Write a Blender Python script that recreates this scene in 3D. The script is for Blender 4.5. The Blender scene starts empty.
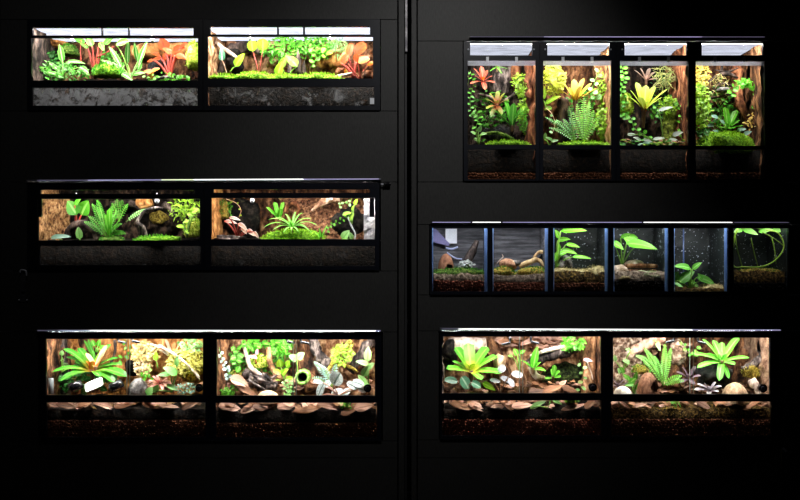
import bpy, math, random
from mathutils import Vector, noise
random.seed(7)
R = random.Random(11)
SC = bpy.context.scene
COL = SC.collection
S = 0.005; D = 4.5; Z0 = 1.40

def V(px, py, d=0.0):
    k = S*(D+d)/D
    return Vector(((px-400)*k, d, Z0-(py-250)*k))

# ---------------------------------------------------------------- tagging
def tag(o, label=None, cat=None, group=None, kind=None):
    if label: o['label'] = label
    if cat: o['category'] = cat
    if group: o['group'] = group
    if kind: o['kind'] = kind
    return o
def thing(name, label, cat, loc, group=None):
    o = bpy.data.objects.new(name, None); COL.objects.link(o)
    o.empty_display_size = .03
    o.location = loc
    return tag(o, label, cat, group)

# ---------------------------------------------------------------- mesh builder
BOX = [None]            # interior limits of the terrarium being planted
class MB:
    def __init__(s, clamp=True):
        s.v = []; s.f = []; s.c = []; s.m = []; s.b = BOX[0] if clamp else None
    def vert(s, p, c=(.5, .5, .5)):
        x, y, z = p
        if s.b:
            a = s.b
            x = min(max(x, a[0]), a[1]); y = min(max(y, a[2]), a[3]); z = min(max(z, a[4]), a[5])
        s.v.append((x, y, z)); s.c.append((c[0], c[1], c[2], 1.0)); return len(s.v)-1
    def face(s, idx, mi=0): s.f.append(idx); s.m.append(mi)
    def box(s, a, b, c=(.5, .5, .5), mi=0):
        x0, y0, z0 = [min(a[i], b[i]) for i in range(3)]; x1, y1, z1 = [max(a[i], b[i]) for i in range(3)]
        i = [s.vert(p, c) for p in ((x0,y0,z0),(x1,y0,z0),(x1,y1,z0),(x0,y1,z0),(x0,y0,z1),(x1,y0,z1),(x1,y1,z1),(x0,y1,z1))]
        for q in ((0,3,2,1),(4,5,6,7),(0,1,5,4),(1,2,6,5),(2,3,7,6),(3,0,4,7)): s.face([i[k] for k in q], mi)
    def build(s, name, mats, parent=None, origin=None, smooth=True, bevel=0):
        if origin is None:
            origin = parent.location.copy() if parent else Vector((sum(v[0] for v in s.v)/len(s.v), sum(v[1] for v in s.v)/len(s.v), min(v[2] for v in s.v)))
        me = bpy.data.meshes.new(name)
        me.from_pydata([(x-origin[0], y-origin[1], z-origin[2]) for x, y, z in s.v], [], s.f)
        if not isinstance(mats, (list, tuple)): mats = [mats]
        for m in mats: me.materials.append(m)
        me.polygons.foreach_set('material_index', s.m)
        me.polygons.foreach_set('use_smooth', [smooth]*len(s.f))
        at = me.color_attributes.new('lc', 'FLOAT_COLOR', 'POINT')
        at.data.foreach_set('color', [k for c in s.c for k in c])
        me.update()
        o = bpy.data.objects.new(name, me); COL.objects.link(o)
        if parent: o.parent = parent
        else: o.location = origin
        if bevel:
            bv = o.modifiers.new('b', 'BEVEL'); bv.width = bevel; bv.segments = 2; bv.limit_method = 'ANGLE'
        return o

PROF = {
 'strap': lambda t: min(1, .62+t*1.2)*max(0, 1-max(0, (t-.72)/.28)**2.0)**.6,
 'blunt': lambda t: min(1, .5+t*1.1)*max(0, 1-max(0, (t-.86)/.14)**2.0)**.5,
 'lance': lambda t: max(0, math.sin(math.pi*min(1, t**.75)))**.85,
 'ovate': lambda t: max(0, math.sin(math.pi*min(1, t**.62)))**.75,
 'round': lambda t: math.sqrt(max(0, 1-(2*t-1)**2)),
 'heart': lambda t: (1-t)**.55*min(1, .75+t*1.2),
 'grass': lambda t: (1-t)**.5*min(1, .5+3*t),
}
UP = Vector((0, 0, 1))
def leaf(mb, a, b, w, arch=.15, prof='lance', n=(0, -.75, .65), fold=.18, segs=7, wave=0, r=None, mi=0, cross=4, curl=0):
    a = Vector(a); b = Vector(b); n = Vector(n); L = (b-a).length
    if L < 1e-5: return
    if r is None: r = R.random()
    c = (a+b)/2 + UP*arch*L
    pf = PROF[prof]; rows = []; ph = R.random()*6
    for i in range(segs+1):
        t = i/segs
        p = a*(1-t)**2 + c*2*t*(1-t) + b*t*t
        tn = ((c-a)*(1-t)+(b-c)*t).normalized()
        sd = tn.cross(n)
        if sd.length < .05: sd = tn.cross(Vector((.3, .5, .8)))
        sd.normalize(); nn = sd.cross(tn)
        hw = w*.5*pf(t)
        row = []
        for j in range(cross+1):
            q = -1+2*j/cross
            off = nn*(abs(q)*fold*hw + wave*math.sin(ph+t*11+q*2)*w*abs(q)*.5 - curl*hw*q*q)
            row.append(mb.vert(p+sd*q*hw+off, (t, abs(q), r)))
        rows.append(row)
    for i in range(segs):
        for j in range(cross):
            mb.face((rows[i][j], rows[i][j+1], rows[i+1][j+1], rows[i+1][j]), mi)

def bez(pts, n=4):
    """smooth polyline through points (Catmull-Rom)"""
    P = [Vector(p) for p in pts]
    if len(P) < 3: return [P[0].lerp(P[1], i/n) for i in range(n+1)]
    out = []; Q = [P[0]*2-P[1]]+P+[P[-1]*2-P[-2]]
    for i in range(1, len(Q)-2):
        for k in range(n):
            t = k/n
            out.append(.5*((2*Q[i])+(-Q[i-1]+Q[i+1])*t+(2*Q[i-1]-5*Q[i]+4*Q[i+1]-Q[i+2])*t*t+(-Q[i-1]+3*Q[i]-3*Q[i+1]+Q[i+2])*t**3))
    out.append(P[-1]); return out
def tube(mb, pts, radii, sides=6, rough=0, mi=0, n=4, r=None, close=True):
    P = bez(pts, n); m = len(P); rows = []
    if r is None: r = R.random()
    if not isinstance(radii, (list, tuple)): radii = [radii, radii]
    for i, p in enumerate(P):
        t = i/(m-1); k = t*(len(radii)-1); k0 = min(int(k), len(radii)-2); rad = radii[k0]+(radii[k0+1]-radii[k0])*(k-k0)
        tn = (P[min(i+1, m-1)]-P[max(i-1, 0)]).normalized()
        s1 = tn.cross(Vector((.1, 1, .15)))
        if s1.length < .1: s1 = tn.cross(Vector((1, 0, 0)))
        s1.normalize(); s2 = s1.cross(tn)
        row = []
        for j in range(sides):
            an = 2*math.pi*j/sides
            dr = s1*math.cos(an)+s2*math.sin(an)
            q = p+dr*rad
            if rough:
                q = q + dr*rad*rough*(noise.noise(q*28)+.6*noise.noise(q*75))
            row.append(mb.vert(q, (t, j/sides, r)))
        rows.append(row)
    for i in range(m-1):
        for j in range(sides):
            mb.face((rows[i][j], rows[i][(j+1) % sides], rows[i+1][(j+1) % sides], rows[i+1][j]), mi)
    if close:
        mb.face(tuple(reversed(rows[0])), mi); mb.face(tuple(rows[-1]), mi)
def blob(mb, c, rx, ry, rz, rough=.25, fr=20, seg=20, rings=12, mi=0, rot=0, zmin=-1, squash=1):
    c = Vector(c); rows = []; cr, sr = math.cos(rot), math.sin(rot)
    sd = Vector((R.random()*9, R.random()*9, R.random()*9))
    for i in range(rings+1):
        th = math.pi*i/rings; row = []
        for j in range(seg):
            ph = 2*math.pi*j/seg
            u = Vector((math.sin(th)*math.cos(ph), math.sin(th)*math.sin(ph), math.cos(th)))
            if u.z < zmin: u.z = zmin
            k = 1+rough*(noise.noise(Vector((u.x*rx, u.y*ry, u.z*rz))*fr+sd)+.5*noise.noise(Vector((u.x*rx, u.y*ry, u.z*rz))*fr*2.7+sd))
            x, y, z = u.x*rx*k, u.y*ry*k, u.z*rz*k
            row.append(mb.vert((c.x+x*cr-z*sr, c.y+y, c.z+x*sr+z*cr), (i/rings, j/seg, .5+.5*k*.3)))
        rows.append(row)
    for i in range(rings):
        for j in range(seg):
            mb.face((rows[i][j], rows[i+1][j], rows[i+1][(j+1) % seg], rows[i][(j+1) % seg]), mi)

# ---------------------------------------------------------------- materials
def newmat(name):
    m = bpy.data.materials.new(name); m.use_nodes = True
    nt = m.node_tree; nt.nodes.clear()
    out = nt.nodes.new('ShaderNodeOutputMaterial')
    return m, nt, out
def N(nt, t, **kw):
    n = nt.nodes.new(t)
    for k, v in kw.items():
        if k.startswith('i_'): n.inputs[k[2:].replace('_', ' ')].default_value = v
        else: setattr(n, k, v)
    return n
def c4(c): return (c[0], c[1], c[2], 1)
def ramp(nt, fac, stops):
    n = nt.nodes.new('ShaderNodeValToRGB'); e = n.color_ramp.elements
    e[0].position = stops[0][0]; e[0].color = c4(stops[0][1]); e[1].position = stops[-1][0]; e[1].color = c4(stops[-1][1])
    for p, c in stops[1:-1]:
        x = e.new(p); x.color = c4(c)
    nt.links.new(fac, n.inputs[0]); return n.outputs[0]
def mixc(nt, fac, a, b, mode='MIX'):
    n = nt.nodes.new('ShaderNodeMix'); n.data_type = 'RGBA'; n.blend_type = mode
    for v, i in ((fac, 0), (a, 6), (b, 7)):
        if isinstance(v, (int, float)): n.inputs[i].default_value = v
        elif isinstance(v, tuple): n.inputs[i].default_value = c4(v)
        else: nt.links.new(v, n.inputs[i])
    return n.outputs[2]
def noisetex(nt, scale, detail=4, rough=.6, dist=0, vec=None, stretch=None):
    tc = nt.nodes.new('ShaderNodeNewGeometry').outputs['Position'] if vec is None else vec
    if stretch:
        mp = nt.nodes.new('ShaderNodeMapping'); mp.inputs['Scale'].default_value = stretch
        nt.links.new(tc, mp.inputs[0]); tc = mp.outputs[0]
    n = N(nt, 'ShaderNodeTexNoise', i_Scale=scale, i_Detail=detail, i_Roughness=rough, i_Distortion=dist)
    nt.links.new(tc, n.inputs['Vector']); return n.outputs['Fac']
def bump(nt, h, strength=.5, dist=.01):
    b = N(nt, 'ShaderNodeBump', i_Strength=strength, i_Distance=dist); nt.links.new(h, b.inputs['Height']); return b.outputs[0]

MC = {}
def leafmat(base, tip=None, rib=None, rim=None, spot=None, trans=.35, rough=.38, core=None, rimw=.75):
    key = ('leaf', base, tip, rib, rim, spot, trans, rough, core, rimw)
    if key in MC: return MC[key]
    m, nt, out = newmat('leaf_surface')
    at = N(nt, 'ShaderNodeAttribute', attribute_name='lc')
    sp = nt.nodes.new('ShaderNodeSeparateColor'); nt.links.new(at.outputs['Color'], sp.inputs[0])
    t, s, r = sp.outputs[0], sp.outputs[1], sp.outputs[2]
    tip = tip or base
    if core: col = ramp(nt, t, [(0.02, core), (.38, base), (1, tip)])
    else: col = ramp(nt, t, [(0, base), (1, tip)])
    nz = noisetex(nt, 90, 3)
    if spot:
        col = mixc(nt, ramp(nt, noisetex(nt, 160, 2), [(.48, (0,0,0)), (.56, (1,1,1))]), col, spot)
    col = mixc(nt, nz, tuple(0.0 for _ in range(3)), col) if False else col
    if rib: col = mixc(nt, ramp(nt, s, [(.05, (1,1,1)), (.22, (0,0,0))]), col, rib)
    if rim: col = mixc(nt, ramp(nt, s, [(rimw, (0,0,0)), (min(1, rimw+.15), (1,1,1))]), col, rim)
    hv = N(nt, 'ShaderNodeHueSaturation'); nt.links.new(col, hv.inputs['Color'])
    mr = N(nt, 'ShaderNodeMapRange'); mr.inputs[3].default_value = .6; mr.inputs[4].default_value = 1.35; nt.links.new(r, mr.inputs[0]); nt.links.new(mr.outputs[0], hv.inputs['Value'])
    mh = N(nt, 'ShaderNodeMapRange'); mh.inputs[3].default_value = .485; mh.inputs[4].default_value = .515; nt.links.new(nz, mh.inputs[0]); nt.links.new(mh.outputs[0], hv.inputs['Hue'])
    pb = N(nt, 'ShaderNodeBsdfPrincipled', i_Roughness=rough); pb.inputs['Specular IOR Level'].default_value = .28
    nt.links.new(hv.outputs[0], pb.inputs['Base Color'])
    nt.links.new(bump(nt, nz, .25, .003), pb.inputs['Normal'])
    tr = nt.nodes.new('ShaderNodeBsdfTranslucent'); nt.links.new(hv.outputs[0], tr.inputs[0])
    mx = nt.nodes.new('ShaderNodeMixShader'); mx.inputs[0].default_value = trans
    nt.links.new(pb.outputs[0], mx.inputs[1]); nt.links.new(tr.outputs[0], mx.inputs[2]); nt.links.new(mx.outputs[0], out.inputs[0])
    MC[key] = m; return m
def rough_mat(name, cols, scale=30, stretch=None, rough=.85, bs=.8, bd=.01, spec=.12, dist=0, detail=6):
    key = (name, tuple(cols), scale, stretch, rough)
    if key in MC: return MC[key]
    m, nt, out = newmat(name)
    f = noisetex(nt, scale, detail, .65, dist, stretch=stretch)
    n = len(cols)
    col = ramp(nt, f, [(.37+.27*i/(n-1), c) for i, c in enumerate(cols)])
    pb = N(nt, 'ShaderNodeBsdfPrincipled', i_Roughness=rough); pb.inputs['Specular IOR Level'].default_value = spec
    nt.links.new(col, pb.inputs['Base Color']); nt.links.new(bump(nt, f, bs, bd), pb.inputs['Normal'])
    nt.links.new(pb.outputs[0], out.inputs[0]); MC[key] = m; return m
def plain(name, col, rough=.5, metal=0, spec=.5):
    key = (name, col, rough, metal, spec)
    if key in MC: return MC[key]
    m, nt, out = newmat(name)
    f = noisetex(nt, 60, 3)
    pb = N(nt, 'ShaderNodeBsdfPrincipled', i_Metallic=metal); pb.inputs['Specular IOR Level'].default_value = spec
    nt.links.new(mixc(nt, f, tuple(c*.85 for c in col), tuple(min(1, c*1.15) for c in col)), pb.inputs['Base Color'])
    mr = N(nt, 'ShaderNodeMapRange'); mr.inputs[3].default_value = rough*.8; mr.inputs[4].default_value = min(1, rough*1.2); nt.links.new(f, mr.inputs[0]); nt.links.new(mr.outputs[0], pb.inputs['Roughness'])
    nt.links.new(pb.outputs[0], out.inputs[0]); MC[key] = m; return m
def emit(name, col, st, var=0):
    m, nt, out = newmat(name)
    e = N(nt, 'ShaderNodeEmission', i_Strength=st)
    if var:
        f = noisetex(nt, 7, 2, .5, 1.5, stretch=(1, 2.5, 1))
        nt.links.new(ramp(nt, f, [(.3, tuple(c*(1-var) for c in col)), (.62, col)]), e.inputs[0])
    else: e.inputs[0].default_value = c4(col)
    nt.links.new(e.outputs[0], out.inputs[0]); return m
def glassmat(tint=(1, 1, 1)):
    m, nt, out = newmat('clear_glass')
    lw = N(nt, 'ShaderNodeFresnel', i_IOR=1.4)
    t = nt.nodes.new('ShaderNodeBsdfTransparent'); t.inputs[0].default_value = c4(tint)
    g = N(nt, 'ShaderNodeBsdfGlossy', i_Roughness=.03)
    mx = nt.nodes.new('ShaderNodeMixShader'); nt.links.new(lw.outputs[0], mx.inputs[0])
    nt.links.new(t.outputs[0], mx.inputs[1]); nt.links.new(g.outputs[0], mx.inputs[2]); nt.links.new(mx.outputs[0], out.inputs[0]); return m
def fogglass(col, cover, scale=22):
    """glass with dried condensation and dust on it"""
    m, nt, out = newmat('misted_glass')
    t = nt.nodes.new('ShaderNodeBsdfTransparent')
    d = nt.nodes.new('ShaderNodeBsdfDiffuse'); d.inputs[0].default_value = c4(col)
    f = noisetex(nt, scale, 6, .7, .6); f2 = noisetex(nt, 150, 3)
    a = ramp(nt, f, [(cover, (0,0,0)), (cover+.10, (1,1,1))])
    col2 = mixc(nt, f2, tuple(c*.5 for c in col), col); nt.links.new(col2, d.inputs[0])
    mul = N(nt, 'ShaderNodeMath', operation='MULTIPLY'); nt.links.new(a, mul.inputs[0]); mul.inputs[1].default_value = .85
    tl = nt.nodes.new('ShaderNodeBsdfTranslucent'); nt.links.new(col2, tl.inputs[0]); m2 = nt.nodes.new('ShaderNodeMixShader')
    nt.links.new(d.outputs[0], m2.inputs[1]); nt.links.new(tl.outputs[0], m2.inputs[2])
    mx = nt.nodes.new('ShaderNodeMixShader'); nt.links.new(mul.outputs[0], mx.inputs[0])
    nt.links.new(t.outputs[0], mx.inputs[1]); nt.links.new(m2.outputs[0], mx.inputs[2]); nt.links.new(mx.outputs[0], out.inputs[0]); return m

GLASS = glassmat(); GLASS_EDGE = None
def edgemat():
    m, nt, out = newmat('polished_glass_edge'); t = nt.nodes.new('ShaderNodeBsdfTranslucent'); t.inputs[0].default_value = (.55, .72, 1, 1)
    d = nt.nodes.new('ShaderNodeBsdfDiffuse'); d.inputs[0].default_value = (.4, .55, .85, 1); mx = nt.nodes.new('ShaderNodeMixShader'); mx.inputs[0].default_value = .3
    nt.links.new(t.outputs[0], mx.inputs[1]); nt.links.new(d.outputs[0], mx.inputs[2]); nt.links.new(mx.outputs[0], out.inputs[0]); return m
GLASS_EDGE = edgemat()
FRAME = plain('black_plastic', (.004, .005, .010), .4, 0, .25)
BLACKP = plain('black_gloss_plastic', (.008, .008, .01), .25)
DARKIN = plain('dark_interior', (.02, .02, .022), .6)
WHITEP = plain('white_plastic', (.8, .82, .88), .4)
STEEL = plain('steel', (.7, .72, .8), .5, .3)
LID = plain('white_reflector', (.75, .78, .88), .5)
# bark and soil
def bark(a, b, c, sc=26, st=(1, 1, .35)): return rough_mat('bark', (a, b, c), sc, st, .85, 1, .012)
BK_TAN = bark((.04, .016, .006), (.26, .12, .055), (.66, .40, .22))
BK_BRN = bark((.008, .004, .003), (.09, .038, .018), (.36, .17, .08))
BK_DRK = bark((.006, .005, .005), (.04, .028, .022), (.16, .11, .09))
BK_GRY = bark((.006, .005, .005), (.06, .045, .04), (.34, .27, .24))
BK_PAL = bark((.18, .12, .09), (.55, .42, .34), (.85, .72, .6))
BK_RED = bark((.02, .006, .003), (.16, .055, .025), (.48, .2, .09))
BK_ORG = bark((.12, .04, .01), (.48, .2, .06), (.8, .42, .16))
FIBER = rough_mat('tree_fern_fibre', ((.06, .025, .01), (.34, .17, .07), (.62, .38, .18)), 75, (1, 1, .5), .9, 1, .01)
SOIL = rough_mat('dark_soil', ((.0012, .001, .0008), (.004, .003, .002), (.018, .010, .005)), 70)
SOILT = rough_mat('pale_soil', ((.04, .028, .02), (.18, .13, .09), (.42, .33, .24)), 60)
PEAT = rough_mat('mossy_peat', ((.006, .004, .001), (.05, .028, .007), (.2, .12, .03)), 80)
LECA = rough_mat('clay_balls', ((.10, .03, .02), (.24, .07, .04), (.34, .12, .07)), 120)
LECAD = rough_mat('dark_clay_balls', ((.05, .018, .009), (.13, .045, .02), (.2, .08, .04)), 120)
MOSS = rough_mat('green_moss', ((.03, .10, .006), (.12, .30, .015), (.34, .58, .04)), 90)
MOSSY = rough_mat('yellow_moss', ((.14, .16, .02), (.42, .46, .06), (.75, .72, .2)), 90)
MOSSD = rough_mat('dark_moss', ((.012, .03, .005), (.06, .12, .015), (.2, .26, .05)), 90)
MOSSB = rough_mat('brown_moss', ((.06, .04, .008), (.26, .18, .03), (.5, .38, .08)), 90)
COCO = rough_mat('coconut_shell', ((.06, .025, .014), (.22, .10, .055), (.38, .2, .12)), 60, (1, 1, .4), .7, .8, .004)
COCOP = rough_mat('pale_coconut_shell', ((.3, .18, .1), (.52, .34, .2), (.72, .52, .36)), 60, (1, 1, .4), .6, .6, .003)
STONEG = rough_mat('grey_stone', ((.03, .028, .028), (.11, .10, .095), (.26, .24, .22)), 35, None, .7)
HOLLOW = rough_mat('hollow_shade_and_rock', ((.0015, .0015, .0015), (.006, .005, .004), (.03, .024, .018)), 35, None, .9)  # near black: shade of the hollows put into colour; also the black rock
VDRK = bark((.0015, .0012, .001), (.012, .008, .006), (.10, .06, .04))
STONED = rough_mat('dark_stone', ((.005, .006, .007), (.022, .022, .022), (.07, .06, .055)), 35, None, .5)
TERRA = rough_mat('terracotta', ((.12, .05, .03), (.25, .11, .06), (.36, .18, .11)), 40, None, .8, .5, .004)
PALEP = rough_mat('pale_marbled_panel', ((.25, .24, .27), (.5, .48, .5), (.8, .78, .8)), 22, None, .7)
PEBBLE = rough_mat('pebbly_panel', ((.05, .025, .015), (.28, .17, .11), (.72, .58, .44)), 48, None, .8)
def speck(base, scale=90, th=.67, sc=(.5, .55, .6)):  # streaked dark base with scattered pale specks
    m, nt, out = newmat('specked_black_back')
    f = noisetex(nt, scale, 2, .5); g = noisetex(nt, 9, 5, .7, .4, stretch=(.6, 1, 2.2))
    col = ramp(nt, g, [(.35, tuple(c*.35 for c in base)), (.7, tuple(c*1.7 for c in base))])
    col = mixc(nt, ramp(nt, f, [(th, (0,0,0)), (th+.03, (1,1,1))]), col, sc)
    pb = N(nt, 'ShaderNodeBsdfPrincipled', i_Roughness=.5); nt.links.new(col, pb.inputs['Base Color']); nt.links.new(pb.outputs[0], out.inputs[0]); return m
# leaves
L_BR = leafmat((.06, .34, .012), (.14, .5, .03), rib=(.3, .65, .12))
L_MID = leafmat((.03, .19, .010), (.07, .32, .02), rib=(.15, .42, .06), trans=.25)
L_DK = leafmat((.015, .10, .015), (.05, .22, .03), rib=(.1, .3, .08))
L_YG = leafmat((.17, .4, .012), (.34, .56, .03), rib=(.45, .65, .1))
L_PALE = leafmat((.22, .52, .12), (.42, .68, .28), rib=(.15, .42, .08))
L_STR = leafmat((.05, .26, .02), (.09, .34, .03), rib=(.55, .7, .35), rim=(.3, .55, .15), rimw=.82)
L_PINK = leafmat((.07, .34, .03), (.12, .4, .04), rib=(.2, .5, .1), rim=(.6, .2, .12), rimw=.85)
L_SIL = leafmat((.30, .38, .34), (.5, .55, .52), rib=(.08, .13, .1), spot=(.62, .68, .66), trans=.15)
L_SILD = leafmat((.03, .12, .06), (.08, .2, .11), rib=(.3, .42, .3), trans=.2)
L_ORG = leafmat((.55, .07, .012), (.62, .10, .02), rib=(.4, .05, .02))
L_ORY = leafmat((.6, .26, .01), (.6, .18, .02), rim=(.6, .07, .02), rib=(.4, .4, .03))
L_RED = leafmat((.5, .05, .03), (.8, .2, .12), rib=(.85, .35, .2))
L_MUSH = leafmat((.5, .12, .07), (.8, .62, .5), rim=(.85, .78, .7), rib=(.6, .25, .15))
L_PUR = leafmat((.10, .05, .07), (.28, .2, .24), rib=(.3, .2, .25))
L_BROM = leafmat((.12, .40, .02), (.10, .44, .04), core=(.75, .62, .05), rib=(.3, .6, .08))
L_BROR = leafmat((.09, .34, .025), (.05, .32, .03), core=(.6, .26, .03), rib=(.2, .5, .08), rough=.25)
L_BRORED = leafmat((.7, .3, .12), (.85, .3, .18), core=(.8, .3, .03), rim=(.7, .6, .3))
L_BRYL = leafmat((.42, .52, .03), (.5, .66, .12), core=(.30, .08, .02), rib=(.6, .7, .15))
L_BRRG = leafmat((.28, .12, .04), (.25, .42, .05), core=(.5, .1, .03))
L_BRAM = leafmat((.6, .42, .04), (.75, .55, .12), core=(.3, .16, .03))
L_GRAY = leafmat((.12, .26, .18), (.24, .38, .3), trans=.2)
L_DRY = leafmat((.24, .10, .045), (.38, .18, .09), rib=(.2, .09, .04), trans=.12, rough=.6)
L_DRYP = leafmat((.45, .24, .16), (.58, .34, .25), rib=(.26, .12, .07), trans=.12, rough=.6)
L_DRYD = leafmat((.14, .06, .03), (.24, .12, .07), rib=(.07, .03, .02), trans=.1, rough=.6)
ST_G = leafmat((.12, .26, .03), (.2, .38, .06), trans=.1)
ST_R = leafmat((.24, .03, .02), (.38, .06, .04), trans=.1)
ST_P = leafmat((.7, .42, .3), (.7, .3, .2), trans=.15)
ST_B = leafmat((.14, .07, .04), (.2, .11, .06), trans=.0)

# ---------------------------------------------------------------- plant builders (all in photo-frame units at a real depth)
def P(x, y, d): return V(x, y, d)
def rosette(name, label, c, tips, mat, w=7, arch=.22, prof='strap', cat='plant', inner=4, innermat=None, base=None, group=None, n_in=.35, fold=.25):
    """strap-leaved rosette: tips are (x, y, depth offset[, width])"""
    cx, cy, d = c; b0 = P(*(base or (cx, cy+6, d)))
    root = thing(name, label, cat, b0, group)
    mb = MB(); C = P(cx, cy, d)
    for tp in tips:
        tx, ty, td = tp[:3]; ww = (tp[3] if len(tp) > 3 else w)*S
        T = P(tx, ty, d+td); dv = (T-C).normalized()
        side = Vector((dv.x, dv.y-.25, 0))
        nn = (UP*1.0 - side*.55 + Vector((0, -.55, 0)))
        leaf(mb, C-UP*.006, T, ww, arch, prof, nn, fold, 9, .02)
    f = mb.build('foliage', mat, root)
    if inner:
        mi = MB(); L = sum(((P(t[0], t[1], d)-C).length for t in tips))/len(tips)*n_in
        for k in range(inner):
            a = 2*math.pi*k/inner+.4
            T = C+Vector((math.cos(a)*L*.6, math.sin(a)*L*.6, L*.95))
            leaf(mi, C-UP*.006, T, w*S*.75, .05, prof, Vector((-math.cos(a), -math.sin(a)-.3, .5)), fold, 6)
        mi.build('centre_leaves', innermat or mat, root)
    st = MB(); tube(st, [C+UP*.004, C.lerp(b0, .6), b0], [w*S*.32, w*S*.28, w*S*.2], 8, .15)
    st.build('stem', ST_B, root)
    return root
def broad(name, label, base, leaves, mat, stem=ST_G, prof='ovate', cat='plant', sr=.55, arch=.1, group=None, wave=.02, fold=.16):
    """leaves: (x, y, length, width, tip angle in degrees[, depth offset]) with a petiole each"""
    b0 = P(*base); root = thing(name, label, cat, b0, group); mb = MB(); st = MB()
    for lf in leaves:
        x, y, L, w, an = lf[:5]; dd = lf[5] if len(lf) > 5 else R.uniform(-.03, .03)
        d = max(.04, base[2]+dd); C = P(x, y, d); a = math.radians(an)
        dr = Vector((math.cos(a), R.uniform(-.35, .1), math.sin(a)))
        A = C-dr*L*S*.5; B = C+dr*L*S*.5
        leaf(mb, A, B, w*S, arch, prof, (R.uniform(-.25, .25), -.8, .55), fold, 8, wave)
        mid = b0.lerp(A, .55)+Vector((0, 0, (A-b0).length*.12))
        tube(st, [b0, mid, A], [sr*S*1.2, sr*S, sr*S*.7], 6)
    mb.build('foliage', mat, root); st.build('stem', stem, root); return root
def fern(name, label, base, fronds, mat, pw=5, cat='fern', arch=.25, dens=1.1, group=None, stem=ST_G, pl='lance'):
    """fronds: (tip x, tip y, depth offset); pw pinna length"""
    b0 = P(*base); root = thing(name, label, cat, b0, group); mb = MB(); st = MB()
    for tp in fronds:
        tx, ty, td = tp[:3]; ar = tp[3] if len(tp) > 3 else arch
        T = P(tx, ty, max(.03, base[2]+td)); L = (T-b0).length; c = (b0+T)/2+UP*ar*L
        pts = [b0*(1-t)**2+c*2*t*(1-t)+T*t*t for t in [i/8 for i in range(9)]]
        tube(st, pts, [.5*S, .35*S, .15*S], 5, n=2)
        n = max(8, int(L/S*dens/2.7))
        for i in range(n):
            t = .1+.9*(i+.5)/n
            p = b0*(1-t)**2+c*2*t*(1-t)+T*t*t; tn = ((c-b0)*(1-t)+(T-c)*t).normalized()
            nn = Vector((0, -.8, .6)); sd = tn.cross(nn).normalized()
            l = pw*S*max(.15, math.sin(math.pi*min(1, t*.85+.12))**.8)
            for q in (-1, 1):
                e = p+sd*q*l+tn*l*.35-UP*l*.1
                leaf(mb, p, e, max(1.3*S, pw*S*.28), .08, pl, nn, .1, 3, cross=2, r=.4+.5*R.random())
    mb.build('foliage', mat, root); st.build('stem', stem, root); return root
def bush(name, label, c, r, n, ls, mat, prof='round', cat='plant', core=None, depth=.05, kind=None, group=None, asp=.8):
    """a mass of small leaves on fine stems"""
    cx, cy, d = c; C = P(cx, cy, d); rx, rz = r[0]*S, r[1]*S
    root = thing(name, label, cat, C-UP*rz, group)
    if kind: root['kind'] = kind
    mb = MB(); st = MB()
    for k in range(n):
        a = R.uniform(0, 2*math.pi); q = math.sqrt(R.random())
        u = Vector((math.cos(a)*q, -R.random()*math.sqrt(max(0, 1-q*q)) if True else 0, math.sin(a)*q))
        p = C+Vector((u.x*rx, u.y*depth+R.uniform(-.2, .3)*depth, u.z*rz))
        p *= 1; an = R.uniform(0, 6.28); l = ls*S*R.uniform(.65, 1.25)
        dr = Vector((math.cos(an), R.uniform(-.5, .2), math.sin(an)*.8-.15))
        leaf(mb, p, p+dr*l, l*asp, .1, prof, (R.uniform(-.5, .5), -.8, .6+R.uniform(-.2, .4)), .15, 4, cross=2)
        if k % 4 == 0: tube(st, [C+Vector((u.x*rx*.4, depth*.4, u.z*rz*.4)), p], [.25*S, .15*S], 4, n=3)
    mb.build('foliage', mat, root); st.build('stem', ST_G, root); return root
def vine(name, label, pts, ls, mat, d=.2, every=3.2, prof='round', cat='vine', stem=ST_G, sr=.3, group=None, asp=.9):
    W = [P(p[0], p[1], p[2] if len(p) > 2 else d) for p in pts]; root = thing(name, label, cat, W[-1], group)
    st = MB(); tube(st, W, [sr*S, sr*S*.8], 5, n=5); mb = MB()
    Q = bez(W, 12); acc = 0; k = 0
    for i in range(1, len(Q)):
        acc += (Q[i]-Q[i-1]).length
        if acc > every*S:
            acc = 0; k += 1; sgn = 1 if k % 2 else -1
            tn = (Q[i]-Q[i-1]).normalized(); sd = tn.cross(Vector((0, -1, 0))).normalized()
            l = ls*S*R.uniform(.75, 1.2); a = Q[i]+Vector((0, -.004, 0)); dr = (sd*sgn+tn*R.uniform(-.3, .5)+Vector((0, -.3, R.uniform(-.4, .2)))).normalized()
            leaf(mb, a, a+dr*l, l*asp, .1, prof, (R.uniform(-.3, .3), -.9, .5), .12, 5, cross=2)
    mb.build('foliage', mat, root); st.build('stem', stem, root); return root
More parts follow.
